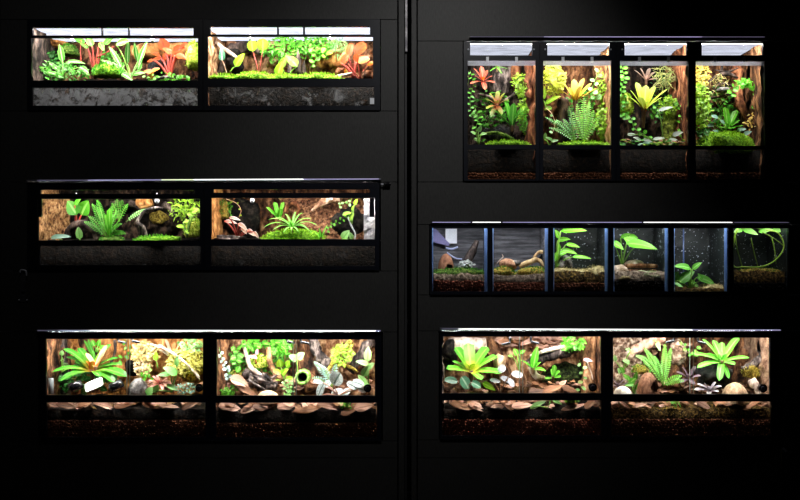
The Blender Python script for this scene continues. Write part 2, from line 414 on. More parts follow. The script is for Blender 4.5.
def moss(name, label, c, r, mat, depth=.06, tuft=2.2, n=None, tm=None, cat='moss', rough=.35, dens=1.0, under=-.35):
    """cushion of moss: lumpy body covered with short upright tufts"""
    cx, cy, d = c; C = P(cx, cy, d); rx, rz = r[0]*S, r[1]*S
    mb = MB(); blob(mb, C, rx, depth, rz, rough, 26, 28, 14, zmin=under)
    nn = int((n or r[0]*r[1]*2.2+60)*dens)
    for k in range(nn):
        a = R.uniform(0, 6.283); z = R.uniform(-.25 if under > -.5 else -.9, 1); q = math.sqrt(max(0, 1-z*z))
        if math.sin(a) > .45: a = -a
        u = Vector((q*math.cos(a), q*math.sin(a), z)); kk = R.uniform(.9, 1.1)
        p = C+Vector((u.x*rx*kk, u.y*depth*kk, u.z*rz*kk))
        l = tuft*S*R.uniform(.5, 1.3); dr = (u+Vector((R.uniform(-.5, .5), R.uniform(-.6, 0), R.uniform(0, .8)))).normalized()
        leaf(mb, p, p+dr*l, l*.42, .05, 'lance', (R.uniform(-.5, .5), -.8, .5), .1, 2, mi=1, cross=2)
    o = mb.build(name, [mat, tm or {id(MOSS): L_BR, id(MOSSY): L_YG}.get(id(mat), L_MID)]); return tag(o, label, cat)
def wood(name, label, pts, radii, mat, d=.2, rough=.35, sides=10, cat='wood', branches=()):
    W = [P(p[0], p[1], p[2] if len(p) > 2 else d) for p in pts]
    mb = MB(); tube(mb, W, [r*S for r in radii], sides, rough, n=6)
    for bp, br in branches:
        tube(mb, [P(p[0], p[1], p[2] if len(p) > 2 else d) for p in bp], [r*S for r in br], 8, rough, n=5)
    return tag(mb.build(name, mat), label, cat)
def chunk(name, label, c, r, mat, depth=.06, rough=.5, fr=18, cat='wood', rot=0, zmin=-1):
    mb = MB(); blob(mb, P(*c), r[0]*S, depth, r[1]*S, rough, fr, 28, 18, rot=math.radians(rot), zmin=zmin)
    return tag(mb.build(name, mat), label, cat)
def shell(name, label, c, r, mat, hole=None, depth=.07, cat='hide'):
    """half coconut: dome with a rim, and optionally a doorway cut in it"""
    C = P(*c); rx, rz = r[0]*S, r[1]*S; mb = MB(); seg = 40; rings = 14
    for inner in (0, 1):
        k = 1-.09*inner; idx = {}
        for i in range(rings+1):
            th = .5*math.pi*i/rings
            for j in range(seg):
                ph = 2*math.pi*j/seg; u = Vector((math.sin(th)*math.cos(ph), math.sin(th)*math.sin(ph), math.cos(th)))
                idx[i, j] = mb.vert((C.x+u.x*rx*k, C.y+u.y*depth*k, C.z+u.z*rz*k), (i/rings, 0, .5))
        for i in range(rings):
            for j in range(seg):
                ph = 2*math.pi*(j+.5)/seg; th = .5*math.pi*(i+.5)/rings
                x = math.sin(th)*math.cos(ph)*r[0]; z = math.cos(th)*r[1]; y = math.sin(th)*math.sin(ph)
                if hole and y < 0 and ((x-hole[0])/hole[2])**2+((z-hole[1])/hole[3])**2 < 1: continue
                q = (idx[i, j], idx[i+1, j], idx[i+1, (j+1) % seg], idx[i, (j+1) % seg]); mb.face(q if not inner else tuple(reversed(q)))
    return tag(mb.build(name, mat), label, cat)
def litter(name, label, x0, x1, ysurf, n, mats, size=(9, 15), d=(.03, .16), cat='leaf litter', rise=5):
    mb = MB()
    for k in range(n):
        x = R.uniform(x0, x1); dd = R.uniform(*d); L = R.uniform(*size)*S
        p = P(x, ysurf+R.uniform(-rise, 2), dd); p.z = V(0, ysurf).z+.006+.1*dd+R.uniform(-.008, .022) if d[0] < .1 else p.z; a = R.uniform(0, 6.28)
        dr = Vector((math.cos(a), math.sin(a)*.5, R.uniform(-.15, .4))).normalized()
        leaf(mb, p-dr*L*.5, p+dr*L*.5, L*R.uniform(.4, .6), R.uniform(-.2, .25), 'ovate', (R.uniform(-.4, .4), -.55, .85), R.uniform(-.2, .4), 6, .12, mi=R.randrange(len(mats)))
    return tag(mb.build(name, mats), label, cat, kind='stuff')
def dryleaf(label, x, y, L, w, an, mat=L_DRYP, d=.04, group=None, tilt=.2):
    mb = MB(); a = math.radians(an); C = P(x, y, d); dr = Vector((math.cos(a), tilt, math.sin(a)))
    leaf(mb, C-dr*L*S*.5, C+dr*L*S*.5, w*S, R.uniform(-.08, .12), 'ovate', (R.uniform(-.3, .3), -.75, .7), R.uniform(.05, .4), 9, .08, curl=R.uniform(-.2, .3))
    return tag(mb.build('dried_leaf', mat), label, 'dried leaf', group)

# ---------------------------------------------------------------- terrarium
def noisy_panel(mb, o, u, v, nrm, nu, nv, amp, fr):
    rows = []
    sd = Vector((R.random()*20, 3, R.random()*20))
    for i in range(nu+1):
        row = []
        for j in range(nv+1):
            p = o+u*(i/nu)+v*(j/nv)
            h = noise.noise(p*fr+sd)+.5*noise.noise(p*fr*2.7+sd)
            row.append(mb.vert(p+nrm*amp*max(0, .35+h), (i/nu, j/nv, .5+.5*h)))
        rows.append(row)
    for i in range(nu):
        for j in range(nv): mb.face((rows[i][j], rows[i+1][j], rows[i+1][j+1], rows[i][j+1]))

E_LID = {}; LG = 7.0
def tank(label, ox, oy, holes, depth, back, left, right, soil, lamp, name='terrarium', joint=None, lower_fog=None, floor_y=None, group=None, lidst=1.0, lampcol=(1, .98, .95), sidew=None, relief=.05, lidy=None):
    """ox: outer x range, oy: outer y range, holes: list of (x0,x1,y0,y1,kind)"""
    x0, x1 = V(ox[0], 0).x, V(ox[1], 0).x; zt, zb = V(0, oy[0]).z, V(0, oy[1]).z
    BOX[0] = None
    root = thing(name, label, 'terrarium', ((x0+x1)/2, 0, zb), group)
    # front frame with its openings
    mb = MB(); fy0, fy1 = -.012, .008; hs = sorted(holes, key=lambda h: h[2]); cur = oy[0]
    for (a, b, c, e, k) in hs:
        if c > cur: mb.box((x0, fy0, V(0, cur).z), (x1, fy1, V(0, c).z))
        mb.box((x0, fy0, V(0, c).z), (V(a, 0).x, fy1, V(0, e).z)); mb.box((V(b, 0).x, fy0, V(0, c).z), (x1, fy1, V(0, e).z)); cur = e
    if cur < oy[1]: mb.box((x0, fy0, V(0, cur).z), (x1, fy1, zb))
    mb.build('frame', FRAME, root, smooth=False)
    # outer case
    cs = MB(); t = .006; yb = depth+.03
    cs.box((x0+.001, .009, zb), (x1-.001, yb, zb+t)); cs.box((x0+.001, .009, zb), (x0+t, yb, zt)); cs.box((x1-t, .009, zb), (x1-.001, yb, zt))
    cs.box((x0+.001, yb-t, zb), (x1-.001, yb, zt)); cs.box((x0+.001, .0215, zt+.012), (x1-.001, yb, zt+.018))
    cs.build('case', DARKIN, root, smooth=False)
    # glass
    for (a, b, c, e, k) in hs:
        A, B = V(a-1, 0).x, V(b+1, 0).x; zT, zB = V(0, c-1).z, V(0, e+1).z
        if k == 'main' and joint:
            J = V(joint, 0).x
            g = MB(); g.box((A, .0095, zB), (J+.006, .0125, zT)); g.build('sliding_glass', GLASS, root, smooth=False)
            g = MB(); g.box((J-.006, .0145, zB), (B, .0175, zT)); g.build('sliding_glass', GLASS, root, smooth=False)
            g = MB(); g.box((J+.0062, .0093, zB), (J+.0095, .0127, zT)); g.box((J-.0095, .0143, zB), (J-.0062, .0177, zT)); g.build('glass_edge', plain('pale_glass_edge', (.5, .56, .52), .3), root, smooth=False)
        elif k == 'lower' and lower_fog:
            g = MB(); g.box((A, .0095, zB), (B, .0125, zT)); g.build('misted_lower_glass', lower_fog, root, smooth=False)
        else:
            g = MB(); g.box((A, .0095, zB), (B, .0125, zT)); g.build({'main': 'front_glass', 'vent': 'vent_glass', 'lower': 'lower_glass'}[k], GLASS, root, smooth=False)
    # panels on back and sides
    xi0, xi1 = x0+t+.002, x1-t-.002
    if sidew: xi0, xi1 = V(sidew[0], 0).x, V(sidew[1], 0).x
    h = zt-zb-.01; pb = MB(False)
    noisy_panel(pb, Vector((xi0, depth+.015, zb+.008)), Vector((xi1-xi0, 0, 0)), Vector((0, 0, h)), Vector((0, -1, 0)), 90, 50, relief, 14)
    pb.build('background_panel', back, root)
    for xs, mat, nm, sgn in ((xi0, left, 'side_panel', 1), (xi1, right, 'side_panel', -1)):
        if mat is None: continue
        sp = MB(False)
        noisy_panel(sp, Vector((xs, .02, zb+.008)), Vector((0, depth-.01, 0)), Vector((0, 0, h)), Vector((sgn, 0, 0)), 30, 40, relief*.35 if relief > .01 else .001, 16)
        sp.build(nm, mat, root)
    # lamp fitted in the lid
    lo = thing('terrarium_lamp', 'lid lamp of the '+label.split(',')[0], 'lamp', ((x0+x1)/2, depth/2, zt+.006))
    key = (lidst,)
    if key not in E_LID: E_LID[key] = emit('lid_glow', (.80, .84, 1.0), lidst, .35)  # emission imitates a translucent lid lit from above
    zo = zt; zt = V(0, lidy).z if lidy else zt
    q = MB(); q.box((xi0, .021, zt+.002), (xi1, depth, zt+.008)); q.box((x0+.002, .0085, zt-.004), (x1-.002, .0125, zt+.002)); q.box((x0+.002, .0085, zt+.0005), (x1-.002, .0205, zt+.002)); q.build('housing', BLACKP, lo, smooth=False)
    q = MB(); zl = zt
    i = [q.vert(p) for p in ((xi0+.004, .06, zl), (xi0+.004, depth-.03, zl), (xi1-.004, depth-.03, zl), (xi1-.004, .06, zl))]; q.face(i); q.build('glow_face', E_LID[key], lo, smooth=False)
    q = MB()   # unseen emitter added behind the top rail to light the plant fronts
    i = [q.vert(p) for p in ((xi0+.006, .016, zl-.005), (xi0+.006, .05, zl+.001), (xi1-.006, .05, zl+.001), (xi1-.006, .016, zl-.005))]; q.face(i)
    q.build('added_light_strip', emit('added_light_strip', lampcol, lamp*LG), lo, smooth=False)
    # planting limits
    BOX[0] = (xi0+.004, xi1-.004, .024, depth, zb+.01, zt-.012)
    # soil layers: soil = (surface y at front, rise at back m, top material, gravel surface y or None, gravel mat, bottom y)
    ys, rise, smat, yg, gmat, lab = soil
    sm = MB(); zs = V(0, ys).z; zg = V(0, yg).z if yg else zb+.01
    nx, ny = 60, 14; rows = []
    for i in range(nx+1):
        row = [sm.vert((xi0+.005+(xi1-xi0-.01)*i/nx, .036, zg+.004*noise.noise(Vector((i*.5, 0, zs)))))]
        for j in range(ny+1):
            x = xi0+.005+(xi1-xi0-.01)*i/nx; y = .036+(depth-.04)*j/ny
            z = zs+rise*(j/ny)**1.0+.012*noise.noise(Vector((x*14, y*14, zs*3)))+.005*noise.noise(Vector((x*60, y*60, zs)))
            row.append(sm.vert((x, y, z)))
        rows.append(row)
    for i in range(nx):
        for j in range(ny+1): sm.face((rows[i][j], rows[i+1][j], rows[i+1][j+1], rows[i][j+1]))
    tag(sm.build('soil', smat), 'bed of planting soil in the '+lab, 'soil', kind='stuff')
    if yg:
        gm = MB(); rb = .0074; z = zb+.012; k = 0
        while z < zg-.002:
            x = xi0+.008+(k % 2)*rb
            while x < xi1-.006:
                for dd in (0, 1):
                    c = Vector((x+R.uniform(-.004, .004)+dd*rb, .033+dd*.01+R.uniform(-.003, .003), z+R.uniform(-.004, .004))); rr = rb*R.uniform(.7, 1.2)
                    vs = [gm.vert(c+Vector(u)*rr) for u in ICO_V]
                    for f in ICO_F: gm.face(tuple(vs[q] for q in f))
                x += rb*2
            z += rb*1.7; k += 1
        # solid mass behind the visible balls
        gm.box((xi0+.006, .045, zb+.01), (xi1-.006, depth-.01, zg-.004))
        tag(gm.build('clay_gravel', gmat), 'drainage layer of small clay balls under the soil of the '+lab, 'gravel', kind='stuff')
    return root
ph = (1+5**.5)/2; _l = math.sqrt(1+ph*ph)
ICO_V = [tuple(k/_l for k in v) for v in ((-1,ph,0),(1,ph,0),(-1,-ph,0),(1,-ph,0),(0,-1,ph),(0,1,ph),(0,-1,-ph),(0,1,-ph),(ph,0,-1),(ph,0,1),(-ph,0,-1),(-ph,0,1))]
ICO_F = ((0,11,5),(0,5,1),(0,1,7),(0,7,10),(0,10,11),(1,5,9),(5,11,4),(11,10,2),(10,7,6),(7,1,8),(3,9,4),(3,4,2),(3,2,6),(3,6,8),(3,8,9),(4,9,5),(2,4,11),(6,2,10),(8,6,7),(9,8,1))

def nozzle(label, x, y, d=.04, r=2.0, mat=WHITEP, group='mist nozzles', top=None):
    b = BOX[0]; BOX[0] = None
    C = P(x, y, d); root = thing('mist_nozzle', label, 'nozzle', C, group)
    m = MB(); tube(m, [P(x, top if top else y-6, d), P(x, y-1, d)], [.9*S, .9*S], 8, n=2); m.build('pipe', BLACKP, root)
    m = MB(); blob(m, C, r*S, r*S, r*S, 0, 1, 14, 8); m.build('tip', mat, root); BOX[0] = b
def hook(label, x, y, sgn=1, d=.03):
    C = P(x, y, d); root = thing('mist_nozzle', label, 'nozzle', C)
    m = MB(); tube(m, [P(x, y-6, d), P(x, y-2, d), P(x+sgn*.8, y, d)], [1.1*S, 1.1*S, 1.2*S], 8, n=3); m.build('pipe', BLACKP, root)
    m = MB(); tube(m, [P(x, y, d), P(x+sgn*8, y+1.6, d)], [1.5*S, 1.2*S], 8, n=2); m.build('nozzle_head', BLACKP, root)
def knob(label, x, y, r=3.6, d=.028, lens=False, name='suction_cup', cat='suction cup'):
    C = P(x, y, d); root = thing(name, label, cat, C-UP*r*S)
    m = MB()
    def disc(m, y0, y1, r0, r1, cx=C):
        n = 24; a = [m.vert((cx.x+math.cos(k*6.2832/n)*r0, y0, cx.z+math.sin(k*6.2832/n)*r0)) for k in range(n)]; b = [m.vert((cx.x+math.cos(k*6.2832/n)*r1, y1, cx.z+math.sin(k*6.2832/n)*r1)) for k in range(n)]
        m.face(tuple(a)); m.face(tuple(reversed(b)))
        for k in range(n): m.face((a[k], b[k], b[(k+1) % n], a[(k+1) % n]))
    disc(m, C.y+.004, C.y+.03, r*S, r*S*.9); m.build('body', BLACKP, root, smooth=False)
    m = MB(); disc(m, C.y-.002, C.y+.0035, r*S*.5, r*S*.55); m.build('cap', STONEG if lens else FRAME, root, smooth=False)
    return root
# ================================================================ the room and the two black fronts
WALLM = None
def wallmat():
    m, nt, out = newmat('black_painted_board')
    f = noisetex(nt, 9, 6, .65); g = noisetex(nt, 160, 3, .6, stretch=(1, 1, .25))
    col = mixc(nt, f, (.018, .018, .018), (.034, .034, .033)); col = mixc(nt, ramp(nt, g, [(.35, (0,0,0)), (.75, (1,1,1))]), col, (.042, .041, .04))
    pb = N(nt, 'ShaderNodeBsdfPrincipled', i_Roughness=.55); pb.inputs['Specular IOR Level'].default_value = .3
    nt.links.new(col, pb.inputs['Base Color']); nt.links.new(bump(nt, g, .25, .002), pb.inputs['Normal']); nt.links.new(pb.outputs[0], out.inputs[0]); return m
WALLM = wallmat()
BANKS_L = [(27.5, 380.5, 19.5, 111), (27.5, 380.5, 182, 271), (38.5, 382.5, 332, 441)]
BANKS_R = [(463, 766.5, 41, 182), (429.5, 791.5, 224.5, 295), (439, 778.5, 331, 440)]
def facade(name, x0, x1, banks, boards):
    mb = MB(); g = .35
    def bx(a, b, c, e):
        if b-a < .5 or e-c < .5: return
        mb.box((V(a+g, 0).x, 0, V(0, c+g).z), (V(b-g, 0).x, .02, V(0, e-g).z))
    cur = -60
    for (a, b, c, e) in banks:
        bx(x0, x1, cur, c) if not boards else [bx(p, q, cur, c) for p, q in boards]
        bx(x0, a, c, e); bx(b, x1, c, e); cur = e
    [bx(p, q, cur, 458) for p, q in boards]; bx(x0, x1, 458, 525)
    mb.box((V(x0, 0).x, .0202, 0), (V(x1, 0).x, .0206, .02))
    o = mb.build(name, WALLM, smooth=False, bevel=.0012); tag(o, kind='structure'); return o
facade('wall_left', 0, 397.5, BANKS_L, [(0, 397.5)])
facade('wall_right', 417.5, 800, BANKS_R, [(417.5, 800)])
def post(name, a, b, y0, y1, mat, dz=(-60, 525)):
    mb = MB(); mb.box((V(a, 0).x, y0, V(0, dz[1]).z), (V(b, 0).x, y1, V(0, dz[0]).z)); return tag(mb.build(name, mat, smooth=False, bevel=.0015), kind='structure')
post('trim_1', 398.6, 404.4, .001, .03, WALLM); post('trim_2', 411.4, 416.6, .001, .03, WALLM)
post('trim_3', -12, -1, -.01, .02, WALLM); post('trim_4', 801, 812, -.01, .02, WALLM)
post('trim_5', 404.8, 407.0, .04, .06, DARKIN, (52, 525)); post('gap_light_strip', 405.2, 407.4, .034, .06, PALEP, (-20, 50))  # pale upper strip stands in for light showing through the gap
post('wall_back', -40, 840, .62, .66, DARKIN)
fm = MB(); fm.box((-2.4, -6.2, -.02), (2.4, .7, 0)); tag(fm.build('floor', plain('dark_floor', (.03, .028, .026), .5), smooth=False), kind='structure')
fm = MB(); fm.box((-2.4, -6.2, 3.4), (2.4, .7, 3.43)); tag(fm.build('ceiling', plain('dark_ceiling', (.03, .03, .03), .8), smooth=False), kind='structure')

# ================================================================ glowing strips imitating light leaks above the banks
GL_W = emit('slot_white', (1, 1, 1), 2.2); GL_L = emit('slot_lavender', (.62, .58, .95), .55); GL_D = emit('slot_dim', (.35, .33, .5), .22); GL_Y = emit('slot_warm', (.9, 1, .6), 1.3)
ALU = plain('dull_aluminium', (.3, .3, .36), .35, .6)
def slot(label, x0, x1, ya, yb, segs, h=1.25):
    """glowing strip imitating light that leaks along the top of a row; segs (x0, x1, material) lit lengths of its diffuser"""
    f = lambda x: ya+(yb-ya)*(x-x0)/(x1-x0)
    root = thing('light_leak_strip', label, 'light leak', V((x0+x1)/2, (ya+yb)/2+h, -.01))
    m = MB()
    def bar(m, a, b, y0, y1, hh):
        za, zb = V(0, f(a)).z, V(0, f(b)).z; q = hh*S/2
        i = [m.vert(p) for p in ((V(a,0).x,y0,za-q),(V(b,0).x,y0,zb-q),(V(b,0).x,y1,zb-q),(V(a,0).x,y1,za-q),(V(a,0).x,y0,za+q),(V(b,0).x,y0,zb+q),(V(b,0).x,y1,zb+q),(V(a,0).x,y1,za+q))]
        for c in ((0,3,2,1),(4,5,6,7),(0,1,5,4),(1,2,6,5),(2,3,7,6),(3,0,4,7)): m.face([i[k] for k in c])
    bar(m, x0, x1, -.030, -.001, h); m.build('housing', ALU if h > 1.2 else BLACKP, root, smooth=False)
    for a, b, mt in segs:
        m = MB(); bar(m, a, b, -.0315, -.0302, h*.72); m.build('glow_face', mt, root, smooth=False)
slot('thin glowing strip for leaking light over the middle left row, brightest in its centre', 29, 381, 180.9, 179.4, [(40, 90, GL_D), (90, 163, GL_L), (163, 195, GL_Y), (195, 304, GL_W), (304, 379, GL_L)])
slot('long white strip for leaking light over the lower left row', 38, 381, 330, 330.3, [(40, 62, GL_D), (62, 92, GL_L), (92, 376, GL_W), (376, 380.5, GL_L)])
slot('long white strip for leaking light over the lower right row', 440, 779.5, 328.4, 329.6, [(442, 458, GL_D), (458, 690, GL_W), (690, 778, GL_L)])
slot('dim grey strip for leaking light over the tall upper right terrariums', 469, 763, 38.2, 38.4, [(470, 543, GL_D), (543, 700, GL_L), (700, 762, GL_D)], 1.0)
slot('pale lavender strip for leaking light over the row of small cube tanks', 431, 788, 222.4, 222.6, [(432, 470, GL_L), (472, 500, GL_W), (502, 640, GL_L), (642, 730, GL_W), (732, 786, GL_D)], 1.0)

FOG_A = fogglass((.9, .9, .92), 0.45, 24); FOG_B = fogglass((.5, .5, .5), .55, 14); FOG_C = fogglass((.2, .2, .2), .58, 16)
# ================================================================ A: upper left terrarium
ta = tank('wide black-framed terrarium with orange-leaved and striped plants, first of the top left row', (28, 203.3), (20, 110.5),
     [(33.5, 194, 28, 36, 'vent'), (32, 198.5, 38.2, 81, 'main'), (33, 198, 88, 106, 'lower')], .38, BK_BRN, BK_DRK, MOSSD,
     (84.5, .095, SOIL, None, None, 'top left terrarium'), 20, lower_fog=FOG_A, lidy=25.5, lidst=1.5)
def vent_bracket(t, x, y0, y1):
    b = BOX[0]; BOX[0] = None; m = MB(); m.box(V(x, y1, -.0105), V(x+2.2, y0, .0088)); m.build('vent_bracket', FRAME, t, smooth=False); BOX[0] = b
for xa in (101.3, 128): vent_bracket(ta, xa, 27.5, 36.5)
chunk('cork_chunk', 'orange cork chunk high at the left of the top left terrarium', (57, 43, .3), (9, 6.5), BK_ORG)
wood('cork_bark', 'orange cork strip behind the leaves at the right of the top left terrarium', [(132, 52, .33), (160, 50, .34), (194, 49, .33)], [7, 8.5, 7], BK_ORG, rough=.2)
moss('moss_cushion', 'round dark green moss cushion beside the orange cork chunk', (69, 53, .26), (9.5, 8), MOSSD, .05, tm=L_MID)
bush('feathery_groundcover', 'low dark leafy cushion at the front left of the top left terrarium', (62, 73, .16), (27, 10), 170, 5, L_MID, 'lance', 'plant', depth=.1, asp=.42)
broad('peperomia', 'plant with long pale-ribbed leaves at the front left of the top left terrarium', (62, 80, .13), [(61, 53, 18, 6.5, 97), (52, 66, 20, 5, 145), (76, 63, 22, 5.5, -8), (55, 75, 18, 5, 160), (84, 70, 12, 7, -32), (72, 71, 12, 5, -50), (45, 72, 11, 5, 140), (66, 68, 10, 5, 80), (86, 74, 10, 4.5, -20)], L_STR)
broad('red_stemmed_begonia', 'tall plant with thick red stems and green leaves in the top left terrarium', (95, 79, .18), [(79, 41, 13, 7, 160), (89, 41, 12, 8, 120), (102, 47, 12, 6, -60), (109, 41, 12, 8, 40), (84, 46, 9, 4, 150)], L_PINK, ST_R, sr=.9)
wood('begonia_shoot', 'bare upright red stem left of the red-stemmed plant', [(81, 62, .2), (80.5, 50, .2), (81, 40, .2)], [.6, .5, .5], ST_R, rough=.05)
wood('begonia_shoot', 'slanting red stem that crosses towards the striped plant', [(97, 57, .17), (106, 53, .16), (114, 46, .15)], [.7, .6, .5], ST_R, rough=.05)
moss('feather_moss', 'soft green moss clump under the red-stemmed plant', (108, 74, .15), (14, 9), MOSS, .07, 3, tm=L_MID)
broad('striped_aglaonema', 'big plant with white-edged upright leaves in the centre of the top left terrarium', (131, 79, .13), [(115, 57, 26, 6, 120), (128, 52, 24, 7, 82), (136, 52, 20, 6, 96), (143, 53, 26, 7, 66), (112, 66, 26, 6, 152), (127, 77, 14, 7, -35), (138, 74, 16, 7, 8), (140, 65, 12, 9, 60), (123, 43, 15, 11, 10), (122, 70, 12, 6, 60)], L_STR, prof='lance')
broad('orange_begonia', 'plant with big orange-red leaves at the right of the top left terrarium', (170, 79, .17), [(163, 44, 13, 12, 110), (179, 50, 15, 13, 10), (172, 55, 12, 9, -30), (155, 54, 10, 5, 160), (157, 59, 9, 6, 190), (184, 45, 9, 6, 30), (167, 51, 10, 7, 150), (181, 57, 12, 8, -20), (150, 61, 7, 4, 200), (165, 58, 9, 6, 250)], L_ORG, ST_R, sr=1.2)
broad('yellow_leaved_seedling', 'small plant with yellow-orange leaves left of the orange begonia', (152, 81, .12), [(148, 72, 9, 7, 170), (156, 70, 9, 6, 20), (152, 75, 8, 5, 60)], L_ORY, ST_R)
bush('green_seedlings', 'bright small leaves on the ground below the orange begonia', (168, 78, .11), (24, 4.5), 90, 3.2, L_BR, 'ovate', 'plant', depth=.05)
moss('moss_column', 'tall yellow-green moss column against the right end of the top left terrarium', (194, 62, .16), (6.5, 20), MOSSY, .06, 2.4)
wood('driftwood_stick', 'small dark stick on the ground below the orange begonia', [(156, 80, .08), (164, 77, .08), (173, 78, .08)], [1.3, 1.2, .6], BK_GRY)
for i, (x, y) in enumerate([(72.5, 40.5), (152.5, 40)]): nozzle('white mist nozzle under the lid, %s, top left terrarium' % ('above the pale standing leaf' if i == 0 else 'above the orange leaves'), x, y)

bush('dark_understory', 'dark leafy growth behind the peperomia in the left corner', (48, 62, .27), (13, 10), 90, 6, L_DK, 'ovate', 'plant', depth=.06)
bush('creeping_leaves', 'small dark creeping leaves on the bark between red stems and striped leaves', (110, 60, .31), (14, 8), 80, 4, L_MID, 'round', 'plant', depth=.04)
chunk('dark_stone', 'dark stone below the orange begonia leaves', (160, 68, .26), (12, 8), STONED, .05)
# ================================================================ B: upper centre-left terrarium
tb = tank('wide black-framed terrarium with trailing vines and bright moss, second of the top left row', (203.7, 380), (20, 110.5),
     [(211, 370, 27, 35, 'vent'), (208, 373, 36.8, 79, 'main'), (208, 374, 87, 106, 'lower')], .38, BK_TAN, BK_TAN, BK_TAN,
     (83, .095, SOIL, None, None, 'vine-filled top terrarium'), 24, lower_fog=FOG_B, lidy=24.5, lidst=1.6)
for xa in (277, 303): vent_bracket(tb, xa, 26.5, 35.5)
wood('pale_branch', 'pale branch slanting down at the left of the vine-filled top terrarium', [(214, 42, .22), (226, 50, .2), (240, 60, .2)], [2, 2.2, 1.6], BK_PAL)
wood('arched_bark', 'dark bark arch behind the spade-shaped leaf', [(221, 80, .28), (224, 58, .3), (236, 48, .31), (252, 47, .31), (262, 52, .3)], [4, 6, 6.5, 6, 4], BK_DRK, rough=.5)
chunk('arch_shade', 'black lump for the shade below the bark arch in the vine-filled top terrarium', (235, 62, .27), (9, 12), HOLLOW)  # near-black lump imitates the shade under the arch
broad('spade_leaf_plant', 'single dark green spade-shaped leaf on a pale stalk', (227, 75, .15), [(222, 53, 15, 8, 92)], L_SILD, ST_P, 'heart')
broad('lime_leaf_plant', 'lone lime green leaf leaning right beside the pale branch', (230, 72, .14), [(240, 60, 17, 9, 52)], L_YG)
broad('round_leaf_pair', 'two round lime leaves on upright pink stalks', (259, 77, .16), [(252, 46, 11, 11, 95), (263, 45, 13, 13, 85)], L_YG, ST_R, 'round')
bush('creeping_fig', 'dense bright vine mass left of the dark shards in the top terrarium', (283, 50, .25), (19, 15), 190, 5.2, L_BR, 'heart', 'vine', depth=.09)
bush('creeping_fig', 'dense bright vine mass right of the dark shards in the top terrarium', (316, 48, .25), (19, 12), 170, 5, L_BR, 'heart', 'vine', depth=.09)
vine('hanging_vine', 'vine of round leaves hanging in front of the orange bark', [(312, 45), (316, 58), (310, 68)], 5, L_BR, .18)
vine('hanging_vine', 'vine of round yellow-green leaves at the mouth of the orange bark', [(322, 44), (327, 52), (324, 60)], 5.5, L_YG, .17, every=5)
for i, (x, h, w_) in enumerate([(298, 24, 4.2), (290, 14, 3), (304, 14, 3)]):
    m = MB(); tube(m, [P(x, 74, .17+i*.02), P(x-.3, 74-h*.55, .17+i*.02), P(x+.4, 74-h, .17+i*.02)], [w_*S, w_*S*.8, .3*S], 7, .3)
    tag(m.build('cork_shard', BK_DRK), ['tall pointed dark shard standing in the vines', 'short dark shard left of the tall pointed one', 'short dark shard right of the tall pointed one'][i], 'wood')
broad('lime_begonia', 'low plant with big lime leaves in front of the tall dark shard', (287, 78, .13), [(280, 69, 15, 12, 70), (291, 61, 17, 11, 140), (284, 62, 13, 9, 60)], L_YG)
chunk('cork_mound', 'orange bark mound at the right rear of the vine-filled top terrarium', (332, 56, .3), (17, 14), BK_ORG)
bush('pale_fern_spray', 'pale feathery spray above the orange begonia', (338, 47, .24), (11, 8), 80, 8, L_PALE, 'grass', 'fern', asp=.16)
broad('round_orange_begonia', 'plant with round orange-red and yellow leaves at the right end of the top row', (354, 78, .13), [(350, 50, 14, 8, 72), (361, 49, 15, 15, 40), (363, 60, 13, 9, 8), (345, 59, 12, 8, 55), (356, 58, 9, 6, 100)], L_ORG, ST_R, 'round', sr=1.3)
broad('yellow_begonia', 'yellow orange-rimmed leaves below the round orange begonia leaves', (360, 79, .11), [(343.5, 57, 11, 7, 50), (364, 61, 13, 9, 15), (371, 64, 9, 6, 20), (347, 71, 9, 6, 60)], L_ORY, ST_R, 'round')
for i, (a, b, h) in enumerate([(209, 240, 4.5), (236, 272, 7), (266, 304, 4.5), (298, 340, 5.5)]):
    moss('moss_strip', ['bright moss tuft at the left front corner of the vine-filled terrarium', 'highest bright moss hump under the round lime leaves', 'bright moss hump in front of the lime begonia', 'long bright moss hump below the hanging vines'][i], ((a+b)/2, 80, .09), ((b-a)/2+2, h), MOSS, .055, 2.6, tm=L_YG)
wood('driftwood_stick', 'pale stick lying left of the orange begonia', [(330, 80, .09), (340, 76, .1), (352, 73, .12)], [1.6, 1.8, .9], BK_PAL)
chunk('brown_stone', 'brown stone between moss and orange begonia', (341, 71, .16), (5, 4), BK_RED, .03)
chunk('brown_stone', 'flat brown stone under the orange begonia in the corner', (368, 75, .12), (8, 5), BK_BRN, .04)
for i, (x, y) in enumerate([(250.3, 39), (330, 39)]): nozzle('white mist nozzle under the lid, %s, vine-filled terrarium' % ('above the two round lime leaves' if i == 0 else 'above the pale feathery spray'), x, y)

# ================================================================ C: middle left terrarium
tc = tank('wide black-framed terrarium with ferns and a dark hollow, first of the middle left row', (28, 204.3), (183, 270),
     [(41, 195, 190, 194, 'vent'), (38.5, 200.5, 199, 240.5, 'main'), (40, 201, 246, 265, 'lower')], .38, VDRK, FIBER, MOSSD,
     (242, .02, SOIL, None, None, 'fern terrarium in the middle row'), 9.5, lower_fog=FOG_C, lidst=.25)
m = MB(False); noisy_panel(m, V(44, 245, .21), Vector((.115, .06, 0)), Vector((0, 0, .27)), Vector((.3, -1, 0)), 40, 60, .008, 60); tag(m.build('fibre_slab', FIBER), 'upright slab of brown fibre at the left of the middle row', 'fibre slab')
broad('heart_leaf_plant', 'plant with two big overlapping bright round leaves beside the fibre slab', (76, 234, .2), [(72, 208, 17, 15, 120), (85, 208, 17, 17, 60), (78, 202, 10, 7, 40, -.03)], L_BR, ST_R, 'ovate', sr=1)
wood('cork_tube', 'dark half-round cork tube lying under the round-leaved plant', [(66, 240, .22), (72, 227, .2), (84, 224, .18), (95, 232, .17), (97, 241, .16)], [4, 4, 4.5, 4.5, 3.5], BK_DRK, rough=.25)
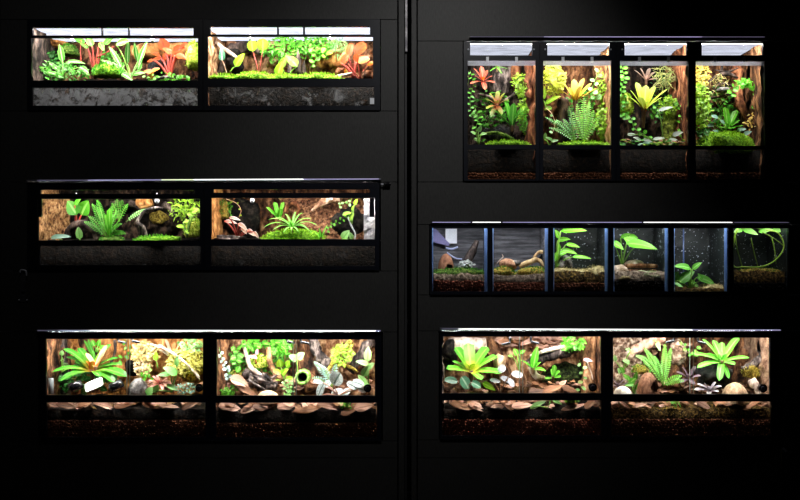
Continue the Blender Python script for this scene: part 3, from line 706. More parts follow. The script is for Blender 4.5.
broad('folded_leaf', 'small pale green upright leaf in front of the cork tube', (80, 240, .06), [(79, 233, 13, 7, 95)], L_PALE)
broad('flat_leaf', 'dull green leaf lying on the floor left of the pale upright leaf', (62, 240, .06), [(61, 237.5, 21, 6, 3)], L_GRAY)
fern('boston_fern', 'big arching fern in the centre of the fern terrarium', (106, 238, .15), [(92, 204, -.03), (97, 200, .02), (88, 216, -.04), (118, 212, -.02), (122, 224, -.05), (84, 222, -.02), (100, 208, .06), (126, 234, -.06), (113, 205, .03)], L_MID, 4)
rosette('strap_fern', 'upright broad crinkled green leaves in the middle of the arching fern', (109, 236, .11), [(110, 208, 0, 6), (117, 209, -.02, 5), (105, 214, -.02, 5), (121, 218, -.03, 4), (101, 222, -.03, 4)], L_BR, 5, .06, 'blunt')
fern('dark_fern', 'dark green upright fern tuft beneath the lid in the fern terrarium', (119, 222, .24), [(117, 199, 0), (122, 200, .02), (128, 204, -.02), (112, 203, 0)], L_MID, 4)
fern('arching_frond', 'single pale serrated frond arching towards the driftwood', (126, 222, .15), [(148, 209, -.02, .15)], L_PALE, 3.5)
wood('driftwood_arch', 'pale forked driftwood arching over the dark hollow', [(163, 208, .13), (153, 208, .12), (144, 212, .12), (138, 222, .11), (144, 228, .1), (147, 241, .1)], [1, 1.6, 1.8, 2.2, 1.7, 1.7], BK_GRY, branches=[([(138, 222, .12), (141, 231, .12), (140, 241, .12)], [2, 1.6, 1.6])])
chunk('orange_cork', 'orange-brown cork lump under the lid above the driftwood arch', (146, 203, .25), (9, 6), BK_ORG)
chunk('hollow_glow', 'brown lump for the glow deep inside the dark hollow', (160, 217, .35), (9, 7), MOSSB, .03)  # yellow-brown glow in the hollow put into this lump's colour
wood('dark_branch', 'dark branch slanting down beside the white nozzle', [(164, 204, .2), (172, 210, .19), (182, 223, .18)], [3.5, 3, 1.5], BK_DRK)
wood('dark_log', 'dark log behind the ferns under the lid', [(110, 204, .3), (130, 203, .3), (148, 212, .28)], [3, 4, 2.5], BK_DRK)
bush('mossy_ferns', 'yellow-green feathery growth in the upper right of the fern terrarium', (186, 209, .2), (15, 12), 190, 5, L_YG, 'lance', 'fern', depth=.09, asp=.3)
broad('little_umbrella_plant', 'small plant with round flat lime leaves at the right of the fern terrarium', (187, 238, .1), [(181, 227, 9, 5, 175), (186, 222, 7, 4.5, 10), (192, 220, 7, 4.5, 10), (187, 232, 6, 4, -30), (195, 211, 9, 6, 30), (190, 215, 7, 5, 160)], L_YG, ST_G, 'round')
moss('green_moss_bank', 'low green moss along the front of the dark hollow', (158, 241, .08), (22, 5), MOSS, .045, 2.4)
moss('green_moss_bank', 'mossy slope in the right corner of the fern terrarium', (194, 232, .2), (9, 13), MOSSY, .06)
moss('green_moss_bank', 'small green moss patch at the foot of the arching fern', (112, 241, .08), (12, 4), MOSSD, .045)
for i, (x, y) in enumerate([(76.5, 196.6), (157, 201)]): nozzle(['small grey mist nozzle above the two round leaves', 'shining white mist nozzle over the driftwood arch'][i], x, y, r=[1.2, 2.4][i], top=193)

# ================================================================ D: middle centre terrarium
td = tank('wide black-framed terrarium with a spider plant on moss, second of the middle left row', (204.7, 379.5), (183, 270),
     [(214, 370, 189.5, 193, 'vent'), (211.5, 375, 198, 239.3, 'main'), (211, 375, 246, 266, 'lower')], .38, BK_BRN, BK_ORG, PALEP,
     (241, .02, SOIL, None, None, 'spider plant terrarium'), 10, lower_fog=FOG_C, lidst=.25, sidew=(207, 378))
chunk('cave_shade', 'black lump for the shade of the cave behind the pink-stemmed begonia', (243, 218, .34), (20, 22), HOLLOW, .04, .2)  # dark of the cave put into a black solid
moss('lichen_patch', 'ochre mossy patch on the left bark of the spider plant terrarium', (224, 214, .3), (6, 14), MOSSB, .04)
vine('hanging_roots', 'pale stringy roots hanging from the lid at the left', [(226, 199), (236, 203), (241, 210), (239, 217)], 2.5, L_YG, .24, every=6, stem=ST_P)
vine('hanging_roots', 'green stringy roots hanging beside the pale ones', [(229, 199), (231, 206), (230, 216)], 3, L_MID, .25, every=4)
broad('mushroom_begonia', 'pink-stemmed plant with flat whitish leaves stepping down to the moss', (238, 238, .1), [(231, 222.5, 14, 4.5, -12), (235, 219, 12, 4, -15), (243, 227, 12, 5, -38), (251, 233, 11, 5, -42), (256, 235, 9, 4, -50), (244, 231, 9, 4, -50)], L_MUSH, ST_R, 'ovate', sr=.8)
chunk('dark_litter', 'dark leaf debris at the foot of the pink-stemmed begonia', (228, 239, .1), (17, 4), BK_GRY, .05, .7)
moss('moss_mound', 'bright green moss mound carrying the spider plant', (294, 241, .15), (31, 11), MOSS, .09, 2.6, tm=L_YG)
rosette('strap_bromeliad', 'small bright plant with blunt upright leaves behind the spider plant', (279, 219, .2), [(266, 207, 0), (274, 202, 0), (284, 202, 0), (281, 209, -.05), (271, 213, -.03)], L_BR, 6, .08, 'blunt', inner=2)
rosette('spider_plant', 'variegated spider plant arching over the moss mound', (292, 227, .08), [(263, 228, -.04), (268, 220, -.02), (275, 218, 0), (282, 235, -.07), (291, 234, -.08), (300, 236, -.08), (307, 228, -.05), (311, 219, 0), (303, 213, .02), (318, 226, -.02), (285, 214, .03), (296, 212, .05), (272, 231, -.05), (312, 233, -.05)], leafmat((.12, .45, .03), (.2, .55, .05), rib=(.6, .8, .4)), 3.4, .38, 'grass', inner=5, innermat=L_BR)
wood('curled_cork', 'curled brown cork ring with a dark hole behind the spider plant', [(286, 212, .27), (288, 205, .26), (294, 203, .25), (299, 208, .25), (297, 214, .26)], [2.2, 2.4, 2.4, 2.2, 1.8], BK_RED)
m = MB(False); noisy_panel(m, V(278, 198, .33), V(352, 198, .30)-V(278, 198, .33), V(330, 240, .16)-V(290, 198, .33), Vector((-.1, -1, .4)), 70, 60, .012, 40); tag(m.build('fibre_slope', bark((.02, .008, .004), (.15, .06, .03), (.36, .19, .10), 60, (1, 1, 1))), 'brown fibrous slope running down behind the spider plant', 'fibre slope')
wood('cork_cone', 'tapering cork spout pointing left under the lid', [(339, 197, .2), (326, 200, .19), (312, 211, .18)], [6, 4.5, 1.2], bark((.12, .05, .03), (.36, .19, .11), (.75, .55, .4)))
vine('creeping_vine', 'tiny round-leaved vine creeping across the fibrous slope', [(352, 214), (340, 221), (331, 225), (327, 232)], 3, L_BR, .15, every=2.2)
vine('white_flower_stem', 'curly pale tendril under the lid right of the cork spout', [(352, 198), (349, 204), (342, 202), (339, 207)], 3, L_PALE, .15, every=3)
chunk('black_rock', 'large black rock in the right of the spider plant terrarium', (349, 225, .2), (15, 17), HOLLOW, .07)
broad('rock_leaves', 'few yellow-green leaves growing on the black rock', (352, 224, .12), [(347, 214, 10, 5, 10), (352, 217, 9, 4, 60), (356, 202, 7, 5, 60), (353, 208, 6, 3, 70)], L_YG)
wood('pale_root', 'pale blue-grey root running down the black rock', [(348, 217, .12), (351, 225, .11), (355, 233, .1), (355, 240, .1)], [.6, .9, .9, .6], PALEP)
m = MB(False); noisy_panel(m, V(364, 241, .09), Vector((.085, -.03, 0)), Vector((0, 0, .215)), Vector((-.3, -1, 0)), 20, 40, .006, 40); tag(m.build('pale_slab', PALEP), 'pale grey marbled slab standing at the right end of the spider plant terrarium', 'slab')
broad('pale_ground_leaf', 'pale green pointed leaf on the floor at the foot of the black rock', (346, 240, .06), [(346, 235, 12, 9, 50), (351, 236, 8, 5, 110)], L_PALE)
rosette('grass_tuft', 'short green shoots at the right end of the moss mound', (321, 238, .09), [(328, 224, 0), (319, 228, 0), (326, 232, 0), (314, 231, 0)], L_BR, 3, .1, 'lance', inner=2)
for i, (x, y) in enumerate([(252.3, 200.7), (331, 199)]): nozzle(['shining white mist nozzle over the black hollow', 'clear mist nozzle over the cork spout'][i], x, y, r=[2.3, 1.6][i], top=193)

# ================================================================ E: lower left terrarium
tank('wide terrarium with sliding glass and a pink-centred bromeliad, first of the lower left row', (39.5, 209.5), (332.6, 440.5),
     [(46.5, 203.5, 338.7, 395, 'main'), (47, 206, 402, 437, 'lower')], .38, BK_ORG, BK_BRN, MOSSY,
     (411, .02, SOIL, 421, LECAD, 'pink-centred bromeliad terrarium'), 16, joint=127.5)
wood('bark_slab', 'dark purple-brown bark slab behind the left of the big bromeliad', [(57, 336, .3), (58, 360, .3), (62, 396, .28)], [9, 10, 9], BK_GRY, rough=.3)
wood('bark_slab', 'brown bark slab behind the top of the big bromeliad', [(84, 336, .34), (88, 350, .34), (84, 370, .33)], [7, 8, 8], BK_BRN)
rosette('big_bromeliad', 'big bromeliad with green arching leaves and a pink and orange centre', (92, 370, .15), [(63, 349, 0, 9), (52, 372, -.03, 7), (60, 381, -.07, 9), (66, 357, .02, 6), (78, 348, .05, 8), (111, 344, .06, 8), (127, 377, -.05, 11), (115, 383, -.08, 8), (119, 358, 0, 6), (100, 377, -.07, 7), (74, 362, .02, 7), (122, 365, .0, 6)], L_BROR, 8, .2, 'strap', innermat=L_ORY, base=(93, 392, .17))
rosette('bromeliad_pink_leaves', 'pink upright leaves rising from the big bromeliad', (96, 367, .14), [(107, 345, .03, 7), (103, 352, 0, 6), (86, 353, .02, 5)], L_BRORED, 6, .04, 'strap', inner=0)
rosette('thin_bromeliad', 'thin green leaves hanging over the top of the big bromeliad', (95, 361, .26), [(84, 340, 0), (88, 339, .02), (92, 350, 0)], L_MID, 4, .05, inner=0)
broad('broad_pale_leaf', 'plant with one broad shiny pale leaf at the left of the lower left terrarium', (62, 372, .2), [(56, 359, 14, 6, 175), (66, 366, 9, 6, 130), (62, 353, 6, 5, 80)], L_PALE)
broad('climbing_leaves', 'small oval light green leaves above the big bromeliad', (97, 352, .25), [(93, 343, 7, 5, 110), (99, 343, 8, 5.5, 70), (97, 350, 6, 4, 90), (102, 347, 6, 4, 30)], L_BR)
wood('twig_stem', 'dark knobbly stem right of the pink leaves', [(115, 340, .24), (115, 352, .22), (110, 366, .2)], [1.6, 1.5, 1.2], BK_DRK)
vine('trailing_vine', 'green vine crossing the join of the sliding glass', [(117, 363), (125, 356), (133, 352), (122, 344)], 5, L_BR, .24, asp=.6)
def canister(label, x, y, r, L, an, d):
    a = math.radians(an); C = P(x, y, d); dr = Vector((math.cos(a), .45, math.sin(a))).normalized(); root = thing('film_canister', label, 'canister', C-UP*r*S)
    m = MB(); tube(m, [C, C+dr*L*S], [r*S, r*S], 20, n=2); m.build('body', BLACKP, root)
    m = MB(); tube(m, [C-dr*.006, C-dr*.0005], [r*S*.55, r*S*.6], 16, n=2); m.build('cap', STONEG, root)
canister('black canister on its side under the left bromeliad leaves', 70, 388, 4.6, 12, 20, .05)
canister('black canister tilted up right of the white tag', 110.5, 388.5, 4.4, 13, 28, .05)
m = MB(); C = P(93, 385.5, .05); ca, sa = math.cos(.42), math.sin(.42)
pts = []
for k in range(32):
    a = 6.2832*k/32; cx = math.copysign(abs(math.cos(a))**.35, math.cos(a))*8.6*S; cz = math.copysign(abs(math.sin(a))**.35, math.sin(a))*4.4*S
    pts.append((C.x+cx*ca-cz*sa, C.z+cx*sa+cz*ca))
f1 = [m.vert((x, C.y+.01+(z-C.z)*.9, z+.004)) for x, z in pts]; f2 = [m.vert((x, C.y+.02+(z-C.z)*.9, z)) for x, z in pts]
m.face(tuple(f1)); m.face(tuple(reversed(f2)))
for k in range(32): m.face((f1[k], f2[k], f2[(k+1) % 32], f1[(k+1) % 32]))
tag(m.build('white_tag', plain('white_card', (.9, .9, .95), .3), smooth=False, bevel=.001), 'blank white rounded tag tilted at the foot of the big bromeliad', 'tag')
m = MB(); tube(m, [P(51, 394, .04), P(51, 378, .04)], [2.6*S, 2.6*S], 18, n=2); tag(m.build('glass_vial', plain('cloudy_vial', (.2, .22, .22), .15)), 'small clouded vial in the left front corner of the lower left terrarium', 'vial')
chunk('coconut_hide', 'grey-brown coconut dome right of the glass join', (138, 390, .15), (9.5, 13), STONEG, .06, .12, cat='hide')
chunk('hole_shade', 'black lump for the shade of the hole above the grey-brown coconut dome', (134, 366, .26), (7, 11), HOLLOW, .05)  # black solid painted as the shade in the hole
bush('pink_moss', 'pale yellow and pink frizzy growth at the centre of the lower left terrarium', (146, 352, .22), (14, 11), 230, 3.5, leafmat((.5, .36, .1), (.75, .6, .25)), 'ovate', 'moss', depth=.09)
bush('pink_moss', 'frizzy tan growth hanging above the bright little vine leaves', (143, 367, .2), (9, 9), 130, 3.2, leafmat((.55, .36, .15), (.8, .6, .35)), 'ovate', 'moss', depth=.06)
vine('bright_little_vine', 'bright little leaves climbing right of the coconut dome', [(151, 363), (148, 372), (141, 376), (153, 378)], 4, L_BR, .13, every=2.6)
broad('upright_oval_leaf', 'single oval leaf standing high right of the frizzy growth', (158, 368, .17), [(156, 356, 10, 6.5, 85)], leafmat((.2, .5, .03), (.4, .6, .05)))
rosette('pink_bromeliad', 'small pink-red rosette in front of the dark green oval leaves', (160, 383, .1), [(148, 381, -.02), (150, 388, -.03), (156, 375, 0), (168, 378, 0), (163, 390, -.04), (172, 384, -.02), (152, 376, 0)], leafmat((.5, .1, .08), (.75, .35, .28)), 3.2, .2, inner=3)
broad('rubber_leaf_plant', 'plant with thick shiny green leaves right of the pink rosette', (172, 392, .09), [(170, 371, 16, 9, 150), (177, 361, 12, 5.5, 80), (164, 375, 14, 6, 185), (172, 388, 14, 5.5, -28), (156, 388, 11, 8, 70), (150, 391, 10, 8, 60)], leafmat((.1, .34, .06), (.3, .55, .2)))
bush('yellow_moss_bank', 'thick yellow moss bank in the upper right of the lower left terrarium', (187, 360, .22), (18, 15), 420, 4.5, leafmat((.42, .4, .05), (.68, .62, .16)), 'lance', 'moss', depth=.1, asp=.4)
chunk('mossy_rock', 'mossy rock under the yellow moss bank', (190, 364, .28), (17, 16), MOSSB, .08, .4, cat='moss')
rosette('pale_strap_plant', 'pale pinkish straps under the lid of the lower left terrarium', (172, 357, .22), [(158, 344, 0), (165, 339, 0), (183, 341, 0), (190, 370, -.05), (200, 377, -.05), (150, 347, 0), (181, 352, 0)], leafmat((.6, .5, .25), (.85, .7, .55)), 4, .15, inner=2)
bush('pale_leaf_spray', 'pale green small leaves in the top right corner of the lower left terrarium', (190, 345, .2), (13, 6), 60, 5, L_PALE, 'ovate', 'plant')
bush('tiny_seedlings', 'tiny seedlings on dark ground left of the black suction cup', (186, 388, .1), (12, 6), 70, 2.2, L_GRAY, 'round', 'plant')
hook('black mist nozzle left of the glass join in the lower left terrarium', 118, 341.5, 1); hook('black mist nozzle right of the glass join in the lower left terrarium', 132, 341, 1)
knob('black suction cup in the right corner of the lower left terrarium', 199, 388, 4)
litter('leaf_litter', 'brown crumpled leaves on the soil of the lower left terrarium', 49, 205, 409, 95, [L_DRY, L_DRYD, leafmat((.5, .33, .1), (.6, .42, .2)), L_DRYP], (7, 13))

litter('rear_litter', 'brown leaves heaped at the rear right of the lower left terrarium', 140, 204, 388, 60, [L_DRY, L_DRYD, L_DRYP], (7, 12), (.18, .3), rise=8)
wood('thin_branch', 'thin pale branch slanting through the yellow moss bank', [(150, 344, .17), (168, 350, .15), (188, 365, .13), (200, 380, .12)], [1, 1.3, 1.2, .7], BK_PAL)
bush('dark_leafy_back', 'dark leaves behind the big bromeliad', (84, 378, .26), (34, 14), 120, 7, L_DK, 'ovate', 'plant', depth=.06)
for i, (x, y, L, w, an, mt) in enumerate([(66, 406, 20, 8, -12, L_DRYD), (86, 404, 18, 7, 20, L_DRY), (104, 406, 22, 8, -20, L_DRYP), (124, 405, 20, 8, 12, L_DRY), (150, 405, 18, 7, -25, L_DRY), (168, 406, 22, 6, -10, L_DRYP), (190, 406, 18, 8, 24, L_DRYD)]):
    dryleaf('dried leaf low in the pink-centred bromeliad terrarium, '+['first from the vial', 'under the left canister', 'pale one under the white tag', 'at the foot of the glass join', 'tilted one under the coconut dome', 'thin pale one under the pink rosette', 'dark one under the suction cup'][i], x, y, L, w, an, mt, .034)
# ================================================================ F: lower centre terrarium
tank('wide terrarium with driftwood and silver round leaves, second of the lower left row', (210, 381.5), (332.6, 440.5),
     [(217, 375, 339.3, 395.4, 'main'), (216, 377, 402.3, 438, 'lower')], .38, BK_TAN, BK_BRN, BK_TAN,
     (412, .02, SOIL, 424, LECAD, 'silver-leaved driftwood terrarium'), 18, joint=294.5)
wood('bark_column', 'brown bark column at the left end of the driftwood terrarium', [(222, 336, .25), (221, 365, .24), (220, 396, .22)], [7.5, 7, 7], BK_BRN)
vine('blue_leaf_vine', 'vine of small blue-grey leaves on the bark column', [(219, 347), (222, 358), (226, 366), (229, 380)], 4.2, leafmat((.3, .48, .42), (.55, .68, .62)), .14, every=2.2)
vine('green_leaf_vine', 'green vine climbing right of the bark column', [(233, 344), (238, 352), (236, 362), (241, 367)], 6, L_BR, .2, every=2.6)
moss('brown_moss_clump', 'brown-yellow moss below the green climbing vine', (238, 374, .24), (8, 7), MOSSB, .05)
wood('pale_driftwood', 'pale driftwood branch slanting down into the dark root mass', [(243, 341, .24), (246, 354, .2), (252, 368, .17), (262, 377, .15)], [1.8, 2.2, 3, 2], BK_PAL)
wood('root_mass', 'dark gnarled root mass in the left half of the driftwood terrarium', [(246, 372, .22), (254, 379, .19), (264, 384, .17), (276, 388, .16)], [4, 7, 8, 5], BK_GRY, rough=.9, branches=[([(250, 374, .16), (262, 380, .12), (274, 384, .12)], [1.5, 1.6, .8]), ([(248, 380, .14), (258, 386, .12), (270, 392, .12)], [1.5, 1.4, .8]), ([(262, 374, .16), (270, 378, .14), (279, 374, .14)], [1.6, 1.5, .8])])
bush('top_vine', 'bright leafy vine under the lid above the pale driftwood', (254, 344, .22), (12, 6), 70, 5, L_BR, 'heart', 'vine')
bush('top_vine', 'bright leafy vine under the lid left of the glass join', (281, 346, .22), (12, 9), 110, 5, L_BR, 'heart', 'vine')
broad('pink_leaf_plant', 'small pink-leaved plant above the yellow moss', (256, 364, .16), [(251, 357, 7, 3.5, 170), (257, 352, 7, 3.5, 80), (261, 356, 7, 3.5, 10), (255, 357, 6, 3, 120)], leafmat((.75, .3, .35), (.85, .5, .5)), ST_R)
moss('lime_moss', 'lime moss lump between the two driftwood branches', (260, 364, .2), (8, 9), MOSSY, .05, 3)
wood('curved_branch', 'pale curved branch sweeping down left of the glass join', [(268, 348, .2), (270, 362, .17), (276, 374, .15), (287, 382, .14)], [2.5, 2.8, 2.6, 1.6], BK_TAN)
broad('lime_leaf_cluster', 'cluster of whitish lime leaves in front of the curved branch', (284, 380, .12), [(280, 363, 9, 8, 100), (277, 372, 9, 6, 160), (285, 372, 10, 7, 40), (290, 379, 9, 6, 10), (279, 379, 8, 6, 200), (288, 364, 8, 7, 60)], L_YG)
broad('pale_heart_pair', 'two pale heart-shaped leaves at the glass join', (297, 376, .12), [(293, 358, 10, 8, 150), (301, 356, 10, 9, 40)], L_PALE)
bush('pale_seedlings', 'tiny pale leaves trailing down left of the glass join', (288, 388, .08), (6, 8), 40, 3, L_PALE, 'ovate', 'plant')
for i, (x, y, L, w, an) in enumerate([(239, 383, 20, 12, -25), (248, 391, 22, 8, -30), (232, 388, 12, 8, 15)]):
    dryleaf(['big tan dried leaf standing left of the root mass', 'long red-brown dried leaf in front of the root mass', 'small tan dried leaf at the foot of the bark column'][i], x, y, L, w, an, [L_DRYP, L_DRY, L_DRY][i], .07)
shell('coconut_hide', 'upturned tan coconut rim in front of the root mass', (268, 402, .09), (13, 12), COCOP, None, .06)
bush('corner_greens', 'bright green leaves in the left corner of the driftwood terrarium', (229, 391, .07), (8, 5), 50, 4, L_BR, 'ovate', 'plant')
# mossy ring
root = thing('bamboo_pipe', 'green mossy pipe end with a dark round opening', 'pipe', P(302, 392, .12))
m = MB(); C = P(302, 378, .09); n = 26; ra = []
for (rr, yy) in ((7.2, .0), (7.6, .012), (7.4, .09), (5.2, .09), (4.6, .012), (5.2, .0)):
    ra.append([m.vert((C.x+math.cos(k*6.2832/n)*rr*S*(1+.06*math.sin(k*3)), C.y+yy, C.z+math.sin(k*6.2832/n)*rr*S*(1+.05*math.cos(k*2)))) for k in range(n)])
for q in range(6):
    A, B = ra[q], ra[(q+1) % 6]
    for k in range(n): m.face((A[k], A[(k+1) % n], B[(k+1) % n], B[k]))
m.build('rim', rough_mat('mossy_rim', ((.1, .3, .03), (.3, .58, .1), (.6, .8, .35)), 80), root)
m = MB(); blob(m, (C.x, C.y+.075, C.z), 5*S, .01, 5*S, .1); m.build('inner_wall', STONED, root)
wood('dark_driftwood', 'dark weathered wood leaning under the lid right of the glass join', [(313, 338, .26), (318, 352, .25), (330, 368, .22)], [6, 6.5, 4], BK_GRY, rough=.8)
wood('brown_boulder_wood', 'smooth brown trunk beside the mossy pipe', [(303, 338, .3), (306, 360, .3), (312, 392, .24)], [7, 9, 10], BK_BRN)
wood('mossy_branch', 'branch covered in yellow moss rising to the lid', [(352, 341, .2), (342, 351, .19), (334, 362, .18), (326, 374, .17)], [3.5, 3, 3, 2], MOSSB, branches=[([(336, 362, .18), (348, 366, .18), (358, 372, .17)], [2.6, 2.2, 1.2])])
bush('yellow_moss_trim', 'yellow moss tufts growing on the mossy branch', (341, 355, .15), (10, 12), 170, 3.6, L_YG, 'lance', 'moss', depth=.04, asp=.4)
fern('silver_fern', 'grey-green fern fronds left of the silver round leaves', (332, 388, .12), [(314, 362, 0), (322, 366, 0), (312, 378, -.02), (336, 364, .02)], L_GRAY, 4)
broad('silver_begonia', 'low plant with big silver round leaves with dark veins', (338, 396, .06), [(337, 379, 15, 15, 60), (321, 390, 17, 9, 65), (352, 386, 13, 8, 150), (358, 384, 13, 9, 160), (337, 393, 14, 8, 20), (346, 393, 12, 8, 30), (318, 382, 10, 5, 170), (362, 390, 10, 7, 160), (328, 384, 9, 7, 40)], L_SIL, ST_P, 'round', sr=.7)
wood('leaning_log', 'dark grey log leaning to the top right corner of the driftwood terrarium', [(374, 340, .24), (363, 352, .24), (350, 372, .22)], [6, 6, 4.5], BK_GRY, rough=.5)
broad('pointed_leaf_plant', 'upright plant with light green pointed leaves at the right end', (369, 392, .09), [(368, 354, 15, 8, 88), (362, 363, 13, 6, 165), (366, 371, 13, 8, 60), (362, 380, 14, 7, 130), (371, 366, 10, 6, 40), (365, 386, 9, 6, 200)], L_PALE)
vine('yellow_wisp', 'yellow-green leafy wisp under the lid right of the mossy branch', [(345, 341), (352, 350), (348, 358)], 4.5, L_YG, .15)
hook('black mist nozzle left of the glass join in the driftwood terrarium', 287, 341.5, 1); hook('black mist nozzle right of the glass join in the driftwood terrarium', 301, 342, 1)
knob('black suction cup in the right corner of the driftwood terrarium', 367.5, 388.5, 4)
litter('leaf_litter', 'pale pinkish leaves covering the soil of the driftwood terrarium', 218, 375, 411, 70, [L_DRY, L_DRYP, L_DRYP, L_DRYD], (9, 16))
for i, (x, y, L, w, an, mt) in enumerate([(230, 408, 24, 11, -12, L_DRYP), (249, 410, 18, 8, 15, L_DRYP), (262, 407, 20, 8, -5, L_DRYD), (286, 407, 18, 11, 5, L_DRYP), (308, 409, 30, 9, 8, L_DRY), (329, 408, 26, 10, -14, L_DRYP), (350, 411, 20, 9, 20, L_DRY), (364, 407, 20, 11, 10, L_DRYP)]):
    dryleaf('dried leaf behind the driftwood terrarium glass, '+['under the bark column', 'pale and curled, under the long red-brown leaf', 'darkest one, under the coconut rim', 'under the glass join', 'longest one, under the mossy pipe', 'pale one under the silver fern', 'brown one under the silver leaves', 'nearest the right corner'][i], x, y, L, w, an, mt, .035)
bush('litter_greens', 'few green leaves among the dried leaves under the silver begonia', (346, 405, .04), (7, 3), 26, 3, L_BR, 'ovate', 'plant')

litter('rear_litter', 'pale leaves and bark bits heaped behind the silver begonia', 225, 372, 388, 90, [L_DRY, L_DRYD, L_DRYP], (7, 13), (.18, .3), rise=9)
bush('dark_leafy_back', 'dark ivy on the bark behind the pale driftwood', (262, 358, .31), (36, 18), 150, 5, L_MID, 'heart', 'vine', depth=.04)
# ================================================================ G: lower right terrarium 1
tank('wide terrarium with a star-shaped bromeliad at its left, first of the lower right row', (440, 606.3), (331.6, 439),
     [(442, 600.5, 336.3, 393, 'main'), (441.5, 601, 400, 435.5, 'lower')], .38, BK_TAN, BK_DRK, BK_BRN,
     (411, .02, SOIL, 421, LECA, 'star-shaped bromeliad terrarium'), 13, joint=521.5)
wood('pale_cork', 'pale tan cork bark across the top left of the lower right row', [(448, 343, .3), (466, 345, .3), (486, 344, .3)], [6, 9, 7], BK_PAL, rough=.3)
chunk('hollow_shade', 'black lump for the shade behind the star-shaped bromeliad', (449, 352, .3), (9, 14), HOLLOW)  # shaded corner imitated by a black lump
rosette('star_bromeliad', 'star-shaped bright green bromeliad with a yellow heart', (471, 371, .14), [(455, 347, .04, 12), (468, 343, .05, 12), (488, 347, .05, 12), (498, 356, .03, 10), (502, 373, -.03, 11), (446, 369, -.02, 11), (482, 380, -.08, 7), (452, 361, .02, 5), (483, 361, .06, 7), (462, 362, .06, 6)], L_BROM, 9, .1, 'blunt', innermat=leafmat((.55, .6, .03), (.4, .6, .03)), base=(472, 390, .16))
broad('dark_green_pads', 'dark veined oval leaves under the star-shaped bromeliad', (466, 394, .08), [(451, 381, 14, 8, 172), (465, 383, 15, 11, -60), (476, 385, 11, 8, -30)], L_SILD, ST_P, 'round')
broad('lime_drooping_leaf', 'lime leaf drooping at the right foot of the star-shaped bromeliad', (478, 386, .1), [(489, 387, 16, 7, -30)], L_YG)
broad('silver_pad_plant', 'scattered round silver pads on thin stalks right of the star-shaped bromeliad', (500, 394, .13), [(502, 369, 9, 8, 40), (517, 375, 12, 8, -10), (506, 380, 13, 6, -25), (495, 381, 11, 5, -12), (511, 383, 10, 7, -50)], leafmat((.32, .33, .36), (.52, .54, .58), spot=(.7, .72, .78)), ST_B, 'round')
chunk('cork_lump', 'tan cork knob above the round silver pads', (500, 362, .22), (6, 10), COCOP, .05, .3)
wood('brown_log', 'brown trunk behind the round silver pads', [(490, 338, .32), (494, 352, .32), (506, 384, .3)], [6, 8, 9], BK_BRN)
litter('wall_litter', 'pale dried leaves packed high against the back of the star-shaped bromeliad terrarium', 498, 582, 346, 80, [L_DRYP, L_DRYP, L_DRY], (8, 14), (.26, .34), rise=9)
wood('flat_log', 'long weathered log crossing the back above a dark cave', [(528, 364, .22), (545, 357, .2), (562, 352, .19), (578, 348, .2)], [5, 6, 6, 4.5], BK_GRY, rough=.6)
wood('log_pale_top', 'pale split wood lying on top of the weathered log', [(530, 356, .18), (548, 350, .16), (574, 344, .17)], [1.5, 2.4, 1.6], BK_PAL)
chunk('green_cave', 'dark mossy cave wall under the weathered log', (565, 374, .28), (22, 13), rough_mat('dark_wet_moss', ((.003, .004, .002), (.02, .03, .01), (.08, .12, .03)), 60), .04, .3, cat='rock')
rosette('upright_bromeliad', 'bromeliad with one tall upright leaf on pale roots at the glass join', (533, 368, .15), [(538, 346, 0, 9), (520, 360, -.02, 7), (526, 364, -.03, 6), (546, 371, -.04, 7), (541, 362, 0, 6)], L_BR, 7, .1, 'lance', inner=2)
broad('round_sprout', 'small round leaf on a thin stalk left of the upright bromeliad', (520, 372, .16), [(515.5, 352, 8, 6.5, 120), (523, 352, 6, 4, 30), (510, 356, 4, 3, 180)], L_BR)
wood('pale_roots', 'pale knotted roots under the upright bromeliad', [(531, 366, .17), (536, 376, .17), (545, 378, .16)], [3, 4, 2], bark((.15, .1, .05), (.42, .32, .2), (.8, .7, .55)))
rosette('small_bromeliad', 'small green rosette on a stub in front of the dark cave', (553, 377, .1), [(555, 365, 0, 5), (561, 377, -.02, 6), (545, 379, -.02, 4), (560, 371, 0, 5), (551, 369, 0, 4)], L_BR, 5, .1, 'blunt', inner=2)
wood('bark_pillar', 'tall tan bark pillar at the right end of the star-shaped bromeliad terrarium', [(592, 334, .22), (591, 365, .2), (590, 396, .19)], [9, 8.5, 9], BK_TAN, rough=.3)
bush('canopy_vine', 'bright green leaves hanging from the lid left of the bark pillar', (572, 343, .17), (13, 8), 60, 6, L_BR, 'ovate', 'vine', asp=.6)
vine('pillar_vine', 'thin vine with pale leaves beside the bark pillar', [(579, 360), (582, 368), (583, 380), (580, 390)], 5.5, L_PALE, .13, every=4, asp=.6)
broad('pink_bracket', 'small pink and white bracket on the bark pillar', (588, 366, .1), [(588, 360.5, 9, 4, -8)], leafmat((.7, .3, .35), (.85, .6, .6)), ST_B)
wood('hanging_root', 'thin twisting root hanging down the bark pillar', [(587, 362, .1), (591, 372, .09), (593, 380, .08)], [.8, .7, .5], BK_PAL)
for i, (x, y, L, w, an) in enumerate([(553, 389, 22, 9, 18), (570, 390, 20, 8, -20), (537, 391, 18, 8, 4)]):
    dryleaf(['big brown dried leaf before the dark cave', 'brown dried leaf with raised edge left of the bark pillar', 'dark dried leaf at the foot of the pale roots'][i], x, y, L, w, an, [L_DRY, L_DRY, L_DRYD][i], .07)
hook('black mist nozzle above the silver pads', 510, 343, -1); hook('black mist nozzle above the upright bromeliad', 531, 342, 1)
knob('black suction cup on the bark pillar', 593, 387.5, 4.2)
moss('litter_moss', 'bright moss tuft showing between dried leaves under the dark cave', (571, 401, .045), (7, 3), MOSS, .03)
broad('fallen_green_leaves', 'two fresh green leaves lying on the dried leaves', (548, 408, .03), [(538, 405, 18, 6, 25), (557, 402, 12, 5, -30)], L_PALE)
